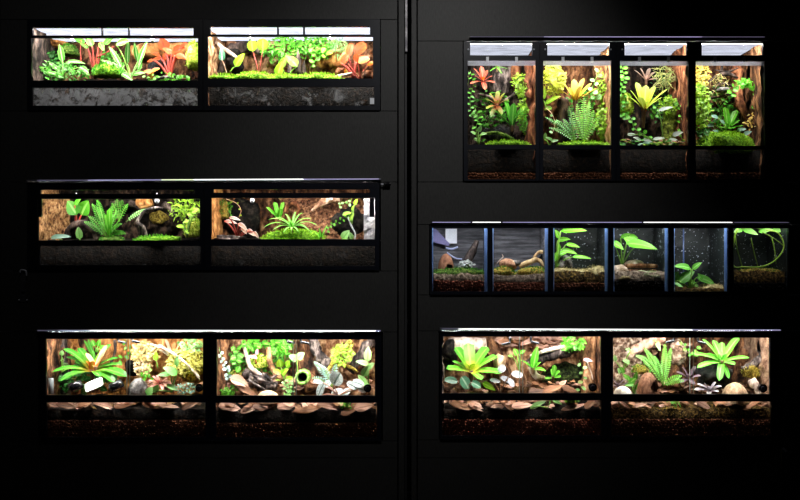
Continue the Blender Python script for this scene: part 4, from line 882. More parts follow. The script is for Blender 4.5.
litter('leaf_litter', 'brown leaves covering the soil of the star-shaped bromeliad terrarium', 443, 598, 409, 80, [L_DRY, L_DRYP, L_DRYD, L_DRY], (8, 15))
for i, (x, y, L, w, an, mt) in enumerate([(462, 406, 26, 8, -15, L_DRY), (478, 408, 20, 7, -25, L_DRYP), (506, 405, 26, 9, -40, L_DRY), (522, 406, 22, 9, 5, L_DRYP), (574, 407, 28, 6, 12, L_DRYP), (590, 404, 14, 8, 40, L_DRY)]):
    dryleaf('dried leaf under the star-shaped bromeliad row, '+['leftmost of them', 'under the drooping lime leaf', 'steeply tilted one under the silver pads', 'pale one under the glass join', 'long thin pale one under the dark cave', 'under the bark pillar'][i], x, y, L, w, an, mt, .035)

litter('rear_litter', 'brown leaves heaped behind the silver pads and bromeliads', 445, 585, 389, 90, [L_DRY, L_DRYD, L_DRYP, L_DRYD], (7, 12), (.18, .3), rise=8)
for k, pts in enumerate([[(486, 350), (494, 362), (492, 376), (498, 392)], [(524, 352), (520, 366), (526, 380), (522, 392)]]):
    wood('aerial_root', ['thin brown root hanging behind the cork lump', 'thin brown root hanging behind the glass join'][k], [p+(.24,) for p in pts], [.8, 1, .8, .6], BK_TAN)
# ================================================================ H: lower right terrarium 2
tank('wide terrarium with a brown coconut hut and a fern, second of the lower right row', (606.7, 778), (331.6, 439),
     [(612.5, 769.5, 337.5, 394, 'main'), (610.5, 771, 401, 436, 'lower')], .38, BK_BRN, PEBBLE, bark((.1, .05, .03), (.28, .16, .1), (.42, .27, .18), 22, (1, 1, 1)),
     (410, .02, PEAT, 420, LECAD, 'coconut hut terrarium'), 12, joint=692.5)
m = MB(False); noisy_panel(m, V(611, 396, .3), Vector((.17, .03, 0)), Vector((0, 0, .31)), Vector((0, -1, 0)), 40, 60, .015, 50); tag(m.build('pebbly_slab', PEBBLE), 'pale pebbly slab behind the left of the coconut hut terrarium', 'slab')
wood('leaning_cork', 'pale reddish cork log leaning up to the lid in the coconut hut terrarium', [(627, 356, .22), (640, 347, .2), (655, 340, .2), (664, 337, .2)], [4, 5, 5, 4], bark((.2, .09, .05), (.55, .32, .22), (.85, .7, .6)))
broad('heart_leaf', 'pale heart-shaped leaf hanging over the coconut hut', (653, 340, .12), [(658.5, 347, 10, 7, -65)], L_PALE, ST_G, 'heart')
broad('pale_oval_leaves', 'small pale oval leaves on the pebbly slab', (622, 372, .2), [(626, 362, 9, 5, 160), (615, 358, 7, 4, 100), (633, 352, 6, 4, 10), (619, 371, 7, 5, 120), (628, 350, 6, 4, 170)], L_PALE)
fern('sword_fern', 'bright green fern arching over the coconut hut', (663, 386, .12), [(636, 356, -.02, .35), (644, 348, 0, .2), (665, 344, .02, .05), (671, 348, .02, .05), (684, 381, -.04, .2), (654, 356, 0, .2), (682, 376, -.04, .2)], L_BR, 4, dens=1.3)
shell('coconut_hide', 'brown coconut hut with a dark round doorway', (648, 396, .1), (11.5, 24), COCO, (5.5, 11, 5, 5.6), .055)
chunk('white_stone', 'smooth whitish rounded stone left of the coconut hut', (622.5, 395, .07), (9, 9), rough_mat('pale_stone', ((.5, .42, .33), (.68, .6, .5), (.8, .74, .66)), 20), .04, .05, cat='stone')
broad('pothos', 'green heart-leaved plant between the white stone and the coconut hut', (634, 394, .12), [(626, 377, 9, 6, 140), (634, 380, 9, 7, 40), (629, 385, 9, 6, 190), (638, 386, 8, 6, 60), (622, 370, 8, 5, 120), (636, 375, 7, 5, 80)], L_BR, ST_G, 'heart')
rosette('purple_straps', 'dark purple leaves in the left corner behind the white stone', (618, 386, .15), [(611, 378, 0), (625, 380, -.02), (630, 384, -.04), (613, 386, -.03)], L_PUR, 4, .2)
moss('yellow_moss_lump', 'yellow-brown moss patch above the coconut hut', (641, 371, .22), (9, 6), MOSSB, .04)
wood('brown_cork', 'brown smooth cork behind the fern fronds', [(668, 346, .31), (672, 362, .3), (672, 388, .28)], [11, 13, 12], BK_BRN, rough=.3)
chunk('pebbly_rock', 'pale pebbly rock behind the glass join of the coconut hut terrarium', (678, 353, .24), (9, 13), PEBBLE, .05, .35, cat='rock')
rosette('purple_bromeliad', 'dark purple-grey rosette at the glass join right of the fern', (689, 378, .15), [(676, 372, 0), (682, 367, 0), (696, 366, 0), (701, 376, -.03), (680, 383, -.03), (694, 385, -.05)], L_PUR, 5, .15)
rosette('green_bromeliad', 'spreading bright green bromeliad in the right half of the coconut hut terrarium', (722, 361, .13), [(702, 339, .03, 6), (713, 340, .05, 7), (739, 337, .05, 8), (750, 358, -.02, 6.5), (735, 365, -.06, 8), (719, 381, -.08, 7), (729, 379, -.06, 5), (697, 368, -.05, 7), (690, 354, -.01, 8), (706, 354, .04, 7), (731, 346, .06, 6), (722, 342, .06, 6)], leafmat((.12, .5, .03), (.16, .6, .06), core=(.3, .6, .08), rib=(.35, .75, .2)), 7, .13, 'strap')
chunk('dark_rock', 'dark rock under the spreading bromeliad', (714, 374, .22), (18, 12), STONED, .06)
rosette('silver_purple_straps', 'pale purple-grey leaves lying before the dark rock', (710, 390, .08), [(697, 384, 0), (704, 383, -.01), (716, 382, -.01), (722, 386, 0), (694, 390, -.02), (719, 392, -.03), (708, 395, -.03)], leafmat((.3, .22, .26), (.6, .55, .6)), 4.5, .15)
shell('coconut_hide', 'pale tan coconut dome under the spreading bromeliad', (735, 402, .09), (14, 20), COCOP, None, .07)
moss('ochre_moss', 'ochre moss tuft right of the pale coconut dome', (750, 374, .2), (7, 9), MOSSB, .05, 3, tm=leafmat((.4, .3, .04), (.6, .5, .1)))
wood('curved_bark', 'curved dark bark with pale flecks at the right of the coconut hut terrarium', [(765, 338, .22), (764, 352, .21), (756, 362, .2), (742, 368, .2)], [4, 4.5, 4, 2.5], BK_GRY, rough=.7)
wood('pale_shaggy_root', 'pale shaggy root under the ochre moss', [(752, 380, .12), (756, 387, .1), (760, 396, .1)], [4, 4.5, 3.5], BK_PAL, rough=.6)
vine('thin_green_vine', 'thin vine with tiny leaves under the lid at the glass join', [(680, 340), (687, 350), (694, 356), (697, 346)], 3.5, L_BR, .18)
hook('black mist nozzle above the fern', 674, 341, -1); hook('black mist nozzle left of the spreading bromeliad', 698, 342, 1)
knob('black suction cup in the right corner of the coconut hut terrarium', 763.5, 388.5, 4.2)
litter('leaf_litter', 'brown curled leaves covering the soil of the coconut hut terrarium', 612, 768, 409, 70, [L_DRY, L_DRYP, L_DRYD, L_DRY], (7, 13))
for i, (x, y, L, w, an, mt) in enumerate([(624, 404, 20, 3, -35, L_DRYP), (640, 405, 16, 5, 10, L_DRYP), (703, 405, 20, 10, -30, L_DRYP), (752, 405, 22, 6, 25, L_DRY)]):
    dryleaf('dried leaf low in the coconut hut terrarium, '+['thin and pale, under the white stone', 'short pale one under the coconut hut', 'broad one under the purple-grey rosette', 'curved brown one right of the pale dome'][i], x, y, L, w, an, mt, .035)
broad('green_litter_leaf', 'green leaf poking out of the dried leaves under the fern', (676, 408, .035), [(671, 402, 14, 5, -20), (679, 404, 8, 2, -60)], L_BR)
for i, (x, w_) in enumerate([(650, 14), (672, 16), (720, 24)]):
    moss('peat_moss', ['golden moss on the soil edge under the coconut hut', 'golden moss on the soil edge under the fern', 'golden moss on the soil edge under the spreading bromeliad'][i], (x, 412, .066), (w_, 4), MOSSB, .028, 2, tm=leafmat((.35, .22, .03), (.5, .36, .06)))

litter('rear_litter', 'brown leaves heaped behind the fern and purple rosette', 650, 765, 390, 70, [L_DRY, L_DRYD, L_DRYP, L_DRYD], (7, 12), (.18, .3), rise=8)
litter('wall_debris', 'pale leaf debris caught high on the rear wall above the purple rosette', 640, 700, 352, 40, [L_DRYP, L_DRY, L_DRYD], (6, 11), (.27, .34), rise=10)
# ================================================================ I J K L: tall terrariums upper right
tw = [((463.5, 539.3), (467.5, 535.5), (470, 532), 'tall narrow terrarium with a red-leaved bromeliad, leftmost of the upper right row'),
      ((539.7, 615.3), (543, 611), (547, 609), 'tall narrow terrarium with an amber bromeliad among ferns, second of the upper right row'),
      ((615.7, 691.3), (619.5, 690-2), (624, 686), 'tall narrow terrarium with a yellow-green bromeliad, third of the upper right row'),
      ((691.7, 766), (695, 764), (701, 762), 'tall narrow terrarium with a moss dome, rightmost of the upper right row')]
bks = [(BK_DRK, MOSSD, BK_RED), (BK_BRN, MOSSY, BK_TAN), (VDRK, MOSSD, BK_RED), (BK_BRN, MOSSY, BK_BRN)]
LIPM = fogglass((.75, .74, .85), .1, 5)
def talltank(i, lamp):
    (o, mwin, v, lab) = tw[i]
    rt = tank(lab, o, (42, 181), [(v[0], v[1], 43.5, 55.8, 'vent'), (mwin[0], mwin[1], 60.5+.3*i, 145+.4*i, 'main'), (mwin[0], mwin[1], 149.5, 179.5, 'lower')], .36, *bks[i],
         (149, .07, SOIL, 171, LECAD, ['red-leaved', 'amber', 'yellow-green', 'moss dome'][i]+' tall terrarium'), lamp, lidst=.9)
    b = BOX[0]; BOX[0] = None
    for x in (mwin[0]+20, mwin[0]+49):
        m = MB(); m.box(V(x-1.3, 62, -.016), V(x+1.3, 57, -.0125)); m.build('door_clip', WHITEP, rt, smooth=False)
    for x in (v[0]-1.8, v[1]+1.8):
        m = MB(); tube(m, [V(x, 49.5, -.017), V(x, 49.5, -.0125)], [.9*S, .9*S], 10, n=1); m.build('screw', STEEL, rt)
    m = MB(); m.box(V(mwin[0], 65.6, .0195), V(mwin[1], 60, .0205)); m.build('glass_lip', LIPM, rt, smooth=False)
    BOX[0] = b
talltank(0, 17)
rosette('red_bromeliad', 'bromeliad with red and yellow-green leaves in the upper left of the leftmost tall terrarium', (483, 81, .2), [(473, 68, 0), (481, 66, 0, 6), (488, 70, 0, 6), (493, 76, -.02), (475, 76, -.02), (495, 83, -.04), (470, 84, -.03), (485, 90, -.06)], L_RED, 5, .15, innermat=L_ORY)
rosette('green_air_plant', 'spiky thin-leaved green plant under the lid of the leftmost tall terrarium', (497, 66, .15), [(505, 62, 0), (508, 69, -.02), (502, 74, -.03), (489, 72, -.02), (491, 64, 0), (499, 62, .02)], L_BR, 1.8, .1, 'grass', inner=2)
wood('bark_slab', 'grey bark slab at the back of the leftmost tall terrarium', [(503, 62, .33), (502, 80, .33), (500, 95, .32)], [10, 11, 9], BK_GRY, rough=.25)
wood('red_bark', 'red-brown bark beside the grey slab', [(515, 62, .31), (516, 75, .31), (518, 90, .3)], [5, 6, 5], BK_RED)
wood('cork_column', 'brown cork column along the right side of the leftmost tall terrarium', [(531, 62, .16), (530, 85, .15), (533, 110, .14), (531, 147, .14)], [6, 6, 5.5, 6], BK_RED, rough=.6)
bush('bright_moss_slope', 'yellow-green mossy growth leaning on the cork column', (520, 85, .2), (9, 12), 210, 3.6, L_YG, 'lance', 'moss', depth=.07, asp=.4)
rosette('dark_red_bromeliad', 'dark red and green bromeliad in the centre of the leftmost tall terrarium', (497, 105, .17), [(484, 99, 0), (489, 93, 0), (498, 91, .02), (505, 93, 0), (509, 100, -.02), (486, 109, -.04), (491, 117, -.06), (502, 115, -.05)], L_BRRG, 5, .18)
wood('purple_twig', 'grey-purple twig behind the dark red bromeliad', [(478, 94, .22), (490, 97, .21), (503, 101, .2), (516, 92, .2)], [1.2, 1.8, 1.8, .9], BK_GRY)
rosette('strap_leaf_plant', 'plant with wide glossy green straps in the lower middle of the leftmost tall terrarium', (512, 126, .13), [(492, 109, -.02, 6), (505, 100, .02, 6), (514, 103, 0, 7), (521, 109, 0, 5), (517, 114, -.02, 5), (498, 116, -.02, 5)], L_MID, 6, .08, 'strap', inner=2)
vine('small_leaf_vine', 'pale green small-leaved vine at the lower left of the leftmost tall terrarium', [(475, 108), (478, 118), (476, 130), (481, 142)], 5, L_BR, .14, every=2.4, asp=.5)
vine('small_leaf_vine', 'small-leaved vine climbing above the red bromeliad', [(470, 70), (473, 85), (470, 100), (472, 118)], 4, L_MID, .2, every=2.6, asp=.6)
broad('tiny_umbrella_plant', 'little plant with rounded pale leaves in the left front corner', (479, 144, .07), [(480, 129, 7, 5, 60), (473, 133, 6, 4, 160), (484, 134, 6, 4, 0), (477, 140, 7, 4, -20)], L_PALE)
chunk('dark_boulder', 'dark wet boulder in front of the wide green straps', (498, 134, .2), (15, 9), STONED, .06)
wood('mossy_log', 'thin mossy log lying across the dark boulder', [(484, 134, .1), (498, 133, .09), (514, 139, .08)], [1.6, 1.8, 1.2], MOSSD)
moss('moss_strip', 'bright moss strip on the floor of the leftmost tall terrarium', (508, 145.5, .08), (22, 4.5), MOSS, .05, 2.2, tm=L_YG)
bush('fern_bush', 'feathery green growth right of the wide green straps', (524, 118, .17), (7, 14), 150, 3.8, L_BR, 'lance', 'fern', asp=.35)

bush('moss_bank', 'yellow-green moss clinging to the cork column below the lid', (527, 108, .19), (8, 30), 330, 3.4, L_YG, 'ovate', 'moss', depth=.07, asp=.6)
bush('dark_creeper', 'dark green creeper on the rear wall behind the dark red bromeliad', (492, 110, .3), (20, 24), 160, 4, L_MID, 'ovate', 'plant', depth=.04)
talltank(1, 25)
bush('yellow_moss_cloud', 'very bright yellow moss cloud in the upper left of the second tall terrarium', (553, 80, .2), (12, 17), 420, 3.8, leafmat((.42, .48, .03), (.66, .68, .10)), 'ovate', 'moss', depth=.09, asp=.6)
wood('cork_bark', 'pale brown cork along the right of the second tall terrarium', [(602, 62, .24), (604, 85, .24), (607, 120, .24)], [8, 7, 6], BK_TAN)
rosette('amber_bromeliad', 'amber bromeliad with a dark tubular base', (575, 101, .17), [(563, 83, 0, 6), (574, 79, .02, 7), (592, 83, 0, 7), (584, 78, .03, 6), (558, 88, -.02, 5), (598, 88, -.02, 5), (581, 86, -.05, 7), (569, 87, -.04, 6)], L_BRAM, 7, .06, base=(577, 118, .18))
wood('dark_stub', 'dark stub of wood left of the ferns in the second tall terrarium', [(563, 100, .26), (564, 115, .25), (566, 142, .24)], [6, 7, 7], BK_DRK)
broad('long_lime_leaf', 'plant with a long yellow-green leaf pointing right below the moss cloud', (546, 107, .13), [(553, 100, 18, 5.5, 25), (544, 94, 12, 5, 80), (548, 109, 9, 5, 200)], L_YG)
vine('pale_roots', 'thin pale roots looping under the long lime leaf', [(546, 108), (552, 114), (555, 124), (552, 134)], 4, L_PALE, .13, every=9, stem=ST_P)
fern('upright_fern', 'tall bright fern standing in the middle of the second tall terrarium', (583, 143, .13), [(584, 96, .02, .02), (590, 101, .02, .03), (577, 104, .02, .03), (594, 110, 0, .05), (573, 112, 0, .08), (588, 92, .05, .02), (600, 116, -.02, .1)], leafmat((.12, .40, .02), (.24, .5, .06)), 4.5)
fern('sprawling_fern', 'fern fronds arching down to the left front of the second tall terrarium', (576, 143, .09), [(545, 117, -.02, .15), (556, 120, -.02, .2), (563, 119, 0, .2), (549, 128, -.04, .2), (570, 118, 0, .1)], L_MID, 3.6)
fern('dark_fern', 'small dark fern frond beside the dark stub', (574, 128, .17), [(569, 106, 0, .05)], L_DK, 4)
bush('moss_tower', 'tall yellow-green moss tower at the right of the second tall terrarium', (604, 121, .18), (8, 19), 330, 3.8, L_YG, 'ovate', 'moss', depth=.08, asp=.6)
vine('climbing_leaves', 'pale climbing leaves right of the amber bromeliad', [(601, 68), (595, 80), (592, 92), (597, 100)], 5.5, L_PALE, .15, every=4)
moss('moss_strip', 'bright moss strip on the floor of the second tall terrarium', (585, 145.5, .07), (26, 4), MOSS, .045, 2.2, tm=L_YG)
broad('floor_sprouts', 'little rounded leaves in the left front corner of the second tall terrarium', (550, 146, .06), [(549, 139, 8, 4, 160), (555, 141, 8, 4, 10), (545, 136, 7, 4, 80)], L_PALE)

bush('dark_creeper', 'green creeper on the rear wall behind the tall fern', (585, 112, .3), (24, 26), 220, 4, L_MID, 'ovate', 'plant', depth=.04)
bush('moss_bank', 'yellow moss on the cork at the upper right of the second tall terrarium', (603, 88, .2), (7, 16), 150, 3.6, L_YG, 'ovate', 'moss', depth=.06, asp=.6)
talltank(2, 17)
vine('ivy_edge', 'bright vine running down the left side of the third tall terrarium', [(621, 64), (624, 78), (621, 92), (625, 104), (622, 120)], 5, L_BR, .15, every=2.2)
moss('moss_column', 'shaggy moss column at the left of the third tall terrarium', (625, 110, .2), (7, 16), MOSSY, .06, 2.6, tm=L_YG)
rosette('yellow_bromeliad', 'yellow-green vase-shaped bromeliad with a dark red base', (644, 110, .17), [(630, 90, -.02, 5), (636, 82, .03, 8), (646, 85, .02, 8), (655, 86, .03, 7), (668, 89, 0, 4), (657, 101, -.07, 6), (628, 96, -.03, 5), (663, 97, -.03, 4), (640, 97, -.07, 7)], L_BRYL, 7, .1, base=(643, 128, .2))
rosette('pink_bromeliad', 'small pinkish bromeliad above the yellow-green one', (646, 80, .26), [(634, 70, 0), (640, 68, 0), (650, 68, 0), (655, 72, 0), (658, 79, -.03)], leafmat((.4, .22, .15), (.7, .5, .4)), 5, .1)
bush('hanging_moss_roots', 'stringy green hanging roots under the lid of the third tall terrarium', (664, 77, .24), (11, 12), 120, 8, leafmat((.3, .36, .08), (.5, .5, .2)), 'grass', 'moss', asp=.14)
wood('orange_column', 'orange-brown bark column along the right side of the third tall terrarium', [(684, 62, .2), (685, 90, .2), (686, 130, .19)], [4.5, 3.5, 3.5], BK_ORG)
wood('mossy_stump', 'moss-covered stump right of the yellow-green bromeliad', [(672, 106, .22), (669, 122, .21), (668, 147, .2)], [6, 7.5, 8], rough_mat('mossy_bark', ((.03, .03, .008), (.16, .2, .03), (.42, .5, .08)), 50), rough=.5)
bush('stump_moss', 'bright moss crown on the mossy stump', (668, 105, .18), (10, 9), 150, 3.4, L_YG, 'ovate', 'moss', depth=.05, asp=.6)
broad('silver_ovals', 'pale silver oval leaves scattered around the mossy stump', (664, 146, .08), [(666, 109, 15, 4.5, 15), (659, 139, 13, 4, 8), (678, 134, 11, 6, 20), (674, 141, 11, 6, -5), (632, 135, 10, 4, 0), (648, 141, 11, 3.5, -15), (637, 139, 9, 4, 160)], leafmat((.4, .48, .4), (.62, .68, .6)), ST_G)
vine('trailing_vine', 'round-leaved vine trailing to the floor under the yellow-green bromeliad', [(622, 112), (631, 118), (634, 128), (646, 136), (652, 145)], 4.6, L_BR, .12, every=2.8)
vine('trailing_vine', 'round-leaved vine trailing in front of the orange-brown column', [(677, 100), (681, 112), (680, 126), (683, 138)], 5, L_BR, .13, every=2.8)
vine('trailing_vine', 'short vine left of the mossy stump', [(656, 104), (656, 112), (653, 120)], 4.5, L_BR, .15, every=2.8)
litter('leaf_litter', 'dead leaves and moss on the floor of the third tall terrarium', 621, 686, 145, 60, [L_DRY, L_YG, L_GRAY, L_MID], (5, 9), (.04, .14))

bush('dark_creeper', 'dark creeper on the rear wall right of the yellow-green bromeliad', (664, 100, .3), (18, 26), 130, 4, L_DK, 'ovate', 'plant', depth=.04)
talltank(3, 19)
bush('hazy_moss_wall', 'soft yellow-green moss along the left side of the rightmost tall terrarium', (700, 108, .16), (8, 26), 380, 4, L_YG, 'ovate', 'moss', depth=.09, asp=.6)
bush('golden_moss', 'golden moss in the upper left of the rightmost tall terrarium', (701, 76, .22), (8, 14), 160, 3.6, leafmat((.6, .42, .06), (.78, .6, .15)), 'ovate', 'moss', asp=.6)
wood('twiggy_cork', 'dark twiggy cork tangle in the upper middle of the rightmost tall terrarium', [(708, 82, .2), (718, 76, .2), (728, 74, .2), (738, 78, .2)], [1.2, 2, 2, 1.2], BK_DRK, branches=[([(712, 92, .2), (720, 84, .19), (733, 86, .18)], [1.3, 1.8, 1]), ([(715, 70, .22), (727, 72, .22), (738, 68, .2)], [.8, 1.2, .7]), ([(711, 98, .2), (722, 96, .18), (735, 93, .18)], [1, 1.5, .8]), ([(722, 66, .25), (720, 82, .2), (726, 98, .2)], [1.5, 1.8, 1.4])])
chunk('grey_stone', 'pale grey stone held in the twiggy cork tangle', (722, 90, .17), (6, 3), STONEG, .03, .3, cat='stone')
bush('rusty_tillandsia', 'rusty frizzy growth on the twiggy cork tangle', (719, 88, .2), (11, 16), 130, 5, leafmat((.3, .26, .08), (.5, .4, .15)), 'grass', 'plant', asp=.15)
wood('leaning_log', 'red-brown trunk leaning down under the arching vine', [(736, 64, .28), (737, 90, .24), (742, 108, .2), (750, 122, .18)], [6, 6, 4, 2.5], BK_RED, rough=.4)
wood('tan_back_bark', 'pale tan bark in the upper right of the rightmost tall terrarium', [(751, 62, .32), (754, 80, .32), (754, 100, .31)], [8, 8, 7], BK_PAL)
wood('grey_side_bark', 'dark grey bark along the right edge of the rightmost tall terrarium', [(762, 62, .2), (762, 100, .2), (762, 147, .2)], [4, 4.5, 5], BK_GRY)
vine('arching_vine', 'arching vine of round bright leaves over the leaning trunk', [(730, 98), (734, 88), (743, 84), (753, 87), (758, 96), (756, 108)], 5.2, L_BR, .13, every=2.0)
bush('vine_bunch', 'bunch of round leaves where the arching vine starts', (744, 84, .14), (8, 4.5), 40, 4.5, L_BR, 'round', 'vine')
rosette('fleshy_rosette', 'short fleshy bright green rosette behind the moss dome', (728, 128, .14), [(725, 107, .02, 7), (737, 110, .02, 7), (740, 120, 0, 7), (718, 119, 0, 6), (722, 128, -.04, 7), (734, 128, -.05, 7), (744, 126, -.02, 5)], L_BR, 7, .08, 'blunt')
broad('grey_green_leaves', 'grey-green rounded leaves around the fleshy rosette', (728, 136, .12), [(714, 117, 9, 5, 170), (710, 126, 9, 5, 190), (742, 130, 10, 5, 10), (716, 132, 9, 5, 160), (748, 133, 9, 5, 20), (722, 122, 7, 4, 140)], L_GRAY)
bush('rusty_plant', 'small rusty-orange leaved plant right of the fleshy rosette', (753, 122, .15), (7, 9), 60, 4.5, leafmat((.5, .28, .06), (.6, .45, .12)), 'lance', 'plant', asp=.4)
moss('moss_dome', 'large bright moss dome filling the front of the rightmost tall terrarium', (725, 149, .1), (27, 16), MOSS, .085, 2.2, n=1500, tm=L_YG)
bush('dark_corner_plant', 'dark green leafy growth in the left front corner of the rightmost tall terrarium', (704, 136, .13), (8, 7), 70, 4.5, L_DK, 'ovate', 'plant')

bush('dark_creeper', 'small-leaved creeper on the rear wall between moss and leaning trunk', (722, 108, .3), (18, 26), 200, 4, L_MID, 'ovate', 'plant', depth=.04)
# ================================================================ M..R: six cube tanks
GLASS_EDGED = plain('dim_glass_edge', (.05, .07, .1), .3)
SIDEBLUE = plain('frosted_blue_divider', (.32, .42, .72), .4)
BKC = speck((.05, .052, .055), 95, .66); BKC2 = rough_mat('grey_plastic_back', ((.05, .05, .055), (.11, .11, .12), (.2, .2, .22)), 12, (.5, 1, 5), .6, .2); BKB = speck((.004, .008, .006), 80, .655)
cw = [((430, 489.8), (432, 487.5)), ((490.2, 550), (492.3, 548)), ((550.4, 610.2), (553, 608)), ((610.6, 670.2), (613, 668)), ((670.6, 729.8), (673.3, 727.5)), ((730.2, 790.5), (732.5, 787.5))]
cl = ['with grey driftwood slab, leftmost of the cube row', 'with tan wood pieces, second of the cube row', 'with bright leaves over a stone, third of the cube row', 'with a flat wood stack, fourth of the cube row', 'with leaves lying low, fifth of the cube row', 'with a looping vine, rightmost and darkest of the cube row']
sh = ['driftwood slab cube', 'tan wood cube', 'bright leaf cube', 'wood stack cube', 'low leaf cube', 'looping vine cube']
def cube(i, lamp, soil, back):
    o, w = cw[i]
    t = tank('small cube tank '+cl[i], o, (225.2, 294.5), [(w[0], w[1], 228.3, 291.5, 'main')], .26, back, back, back, soil+(sh[i],), lamp, name='cube_tank', lidst=.3, group='cube tanks', relief=.004, lampcol=(.93, .96, 1))
    t['category'] = 'tank'
    # polished front edges of the glass walls
    b = BOX[0]; BOX[0] = None
    for a, ww in ((w[0]-.1, 1.3), (w[1]-(3.2 if i != 5 else 1), 3.3 if i != 5 else 1.1)):
        m = MB(); m.box(V(a, 291.3, .0128), V(a+ww, 228.4, .0148)); m.build('glass_edge', [GLASS_EDGE, GLASS_EDGE][0] if i != 5 else GLASS_EDGED, t, smooth=False)
    BOX[0] = b
cube(0, 5, (274, .0, SOILT, 281, LECA), BKC2)
shell('terracotta_hide', 'brown clay arch hide in the driftwood slab cube', (446, 272, .13), (8.5, 19), TERRA, (3, 4, 4, 5), .05)
m = MB(); tube(m, [P(466, 266, .14), P(471, 255, .15), P(477, 241, .17)], [4.5*S, 4.2*S, 2.8*S], 8, .3); tag(m.build('driftwood_slab', BK_GRY), 'grey driftwood slab leaning to the right', 'wood')
moss('moss_layer', 'dull green moss layer on the soil of the driftwood slab cube', (459, 274, .1), (30, 6), MOSSD, .055, 2, n=500)
bush('white_debris', 'whitish bits and leaves at the foot of the grey driftwood slab', (466, 264, .1), (8, 3.5), 40, 3, leafmat((.4, .45, .42), (.6, .62, .6)), 'round', 'debris')
m = MB(); m.box(V(445.5, 243.5, .24), V(457, 228, .243)); tag(m.build('white_reflection_patch', WHITEP, smooth=False), 'small white patch for a glass reflection at the back of the driftwood slab cube', 'reflection patch')  # white patch stands in for a reflection in the glass
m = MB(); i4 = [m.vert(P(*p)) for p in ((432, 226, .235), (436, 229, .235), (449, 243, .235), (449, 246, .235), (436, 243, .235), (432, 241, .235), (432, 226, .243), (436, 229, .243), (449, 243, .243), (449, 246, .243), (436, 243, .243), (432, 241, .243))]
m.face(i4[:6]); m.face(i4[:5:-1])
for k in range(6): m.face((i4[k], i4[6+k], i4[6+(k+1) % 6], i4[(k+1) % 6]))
tag(m.build('lavender_reflection_patch', plain('lavender_reflection_tone', (.22, .2, .42), .5), smooth=False), 'slanting lavender patch for a glass reflection left of the white one', 'reflection patch')  # lavender part of the same reflection, built as a flat shape
wood('white_pipe_piece', 'short pale blue bent pipe left of the grey driftwood slab', [(446, 248, .2), (452, 249, .19), (458, 247, .19)], [1, 1.1, 1], plain('pale_blue_plastic', (.3, .35, .55), .4), rough=0)
wood('white_pipe_piece', 'short pale bar lying across the top of the brown clay hide', [(447, 252.5, .16), (455, 258, .15), (462, 259, .15)], [.7, .8, .6], plain('pale_blue_plastic', (.3, .35, .55), .4), rough=0)

cube(1, 5.5, (275, .0, SOILT, 282, LECA), BKC2)
moss('olive_moss_mound', 'olive moss mound in the tan wood cube, left side', (503, 273, .1), (12, 6), MOSSB, .055, 2.2, tm=L_MID)
moss('olive_moss_mound', 'olive moss mound in the tan wood cube, right side', (533, 273, .1), (15, 6), MOSSB, .055, 2.2, tm=L_MID)
chunk('orange_shell', 'orange-brown shell half buried in the olive moss', (508, 265, .13), (9, 7), rough_mat('orange_clay', ((.2, .09, .05), (.42, .22, .13), (.6, .36, .22)), 40), .05, .15, cat='shell')
wood('tan_wood_piece', 'tan wood piece lying in the centre of the tan wood cube', [(519, 266, .12), (528, 263, .12), (538, 260, .13), (545, 267, .12)], [2, 3, 2.6, 1.5], bark((.25, .14, .06), (.5, .34, .17), (.7, .54, .32)), rough=.3)
wood('tan_wood_arch', 'tan wood arch against the right wall of the tan wood cube', [(532, 262, .16), (538, 253, .16), (549, 252, .15)], [1.3, 1.8, 1.8], bark((.25, .14, .06), (.5, .34, .17), (.7, .54, .32)), rough=.3)
chunk('wood_arch_shade', 'black lump for the shade under the tan wood arch', (545, 259, .19), (7, 5.5), HOLLOW, .03)  # shade below the wood given as a black lump
chunk('grey_pebble', 'small grey stone between shell and tan wood', (516, 263, .13), (5, 3), STONEG, .03, .3, cat='stone')
wood('thin_twig', 'thin pale twig standing left of the orange shell', [(496, 264, .14), (500, 260, .14), (503, 257, .14), (502, 254, .14)], [.6, .6, .5, .3], BK_PAL)

cube(2, 6, (272, .0, PEAT, 283, LECAD), BKB)
broad('pothos', 'large bright pothos hanging down the left side of the bright leaf cube', (556, 268, .14), [(574, 231, 26, 8, 0, -.05), (564, 240, 13, 6, 5), (573, 246, 15, 5, -12), (569, 252, 18, 6, -15), (582, 258, 19, 4.5, -6, -.05), (557, 234, 10, 6, 120), (558, 247, 12, 6, 100), (564, 253, 9, 6, 20), (556, 256, 10, 5, 80)], leafmat((.16, .6, .02), (.3, .75, .05), rib=(.4, .8, .2)), ST_G, 'ovate', sr=.8)
wood('grey_hide_stone', 'grey tent-shaped stone under the bright pothos', [(560, 268, .13), (566, 259, .14), (572, 268, .13)], [3, 4.5, 1.8], STONEG)
for k, (x, w_, lab) in enumerate([(563, 13, 'tan moss left of the tent-shaped stone foot'), (578, 11, 'lowest tan moss in the middle of the bright leaf cube'), (597, 13, 'highest tan moss at the right of the bright leaf cube')]):
    moss('tan_moss', lab, (x, 273, .11), (w_, [5, 4, 7][k]), rough_mat('tan_moss', ((.16, .12, .05), (.4, .32, .14), (.62, .54, .3)), 70), .07, 1.8, tm=leafmat((.35, .3, .12), (.6, .52, .28)))
cube(3, 6, (272, .0, SOILT, 281, SOIL), BKB)
broad('pothos', 'pothos with one long pointed bright leaf in the wood stack cube', (622, 266, .13), [(642, 246.5, 30, 12, -12, -.04), (618, 246, 14, 8, -35, -.02), (630, 242, 16, 12, 150, .0), (626, 236, 12, 5, 20, .05), (634, 237, 9, 5, -20, .06)], leafmat((.12, .5, .02), (.2, .62, .04), rib=(.3, .7, .1)), ST_G, 'ovate', sr=.6)
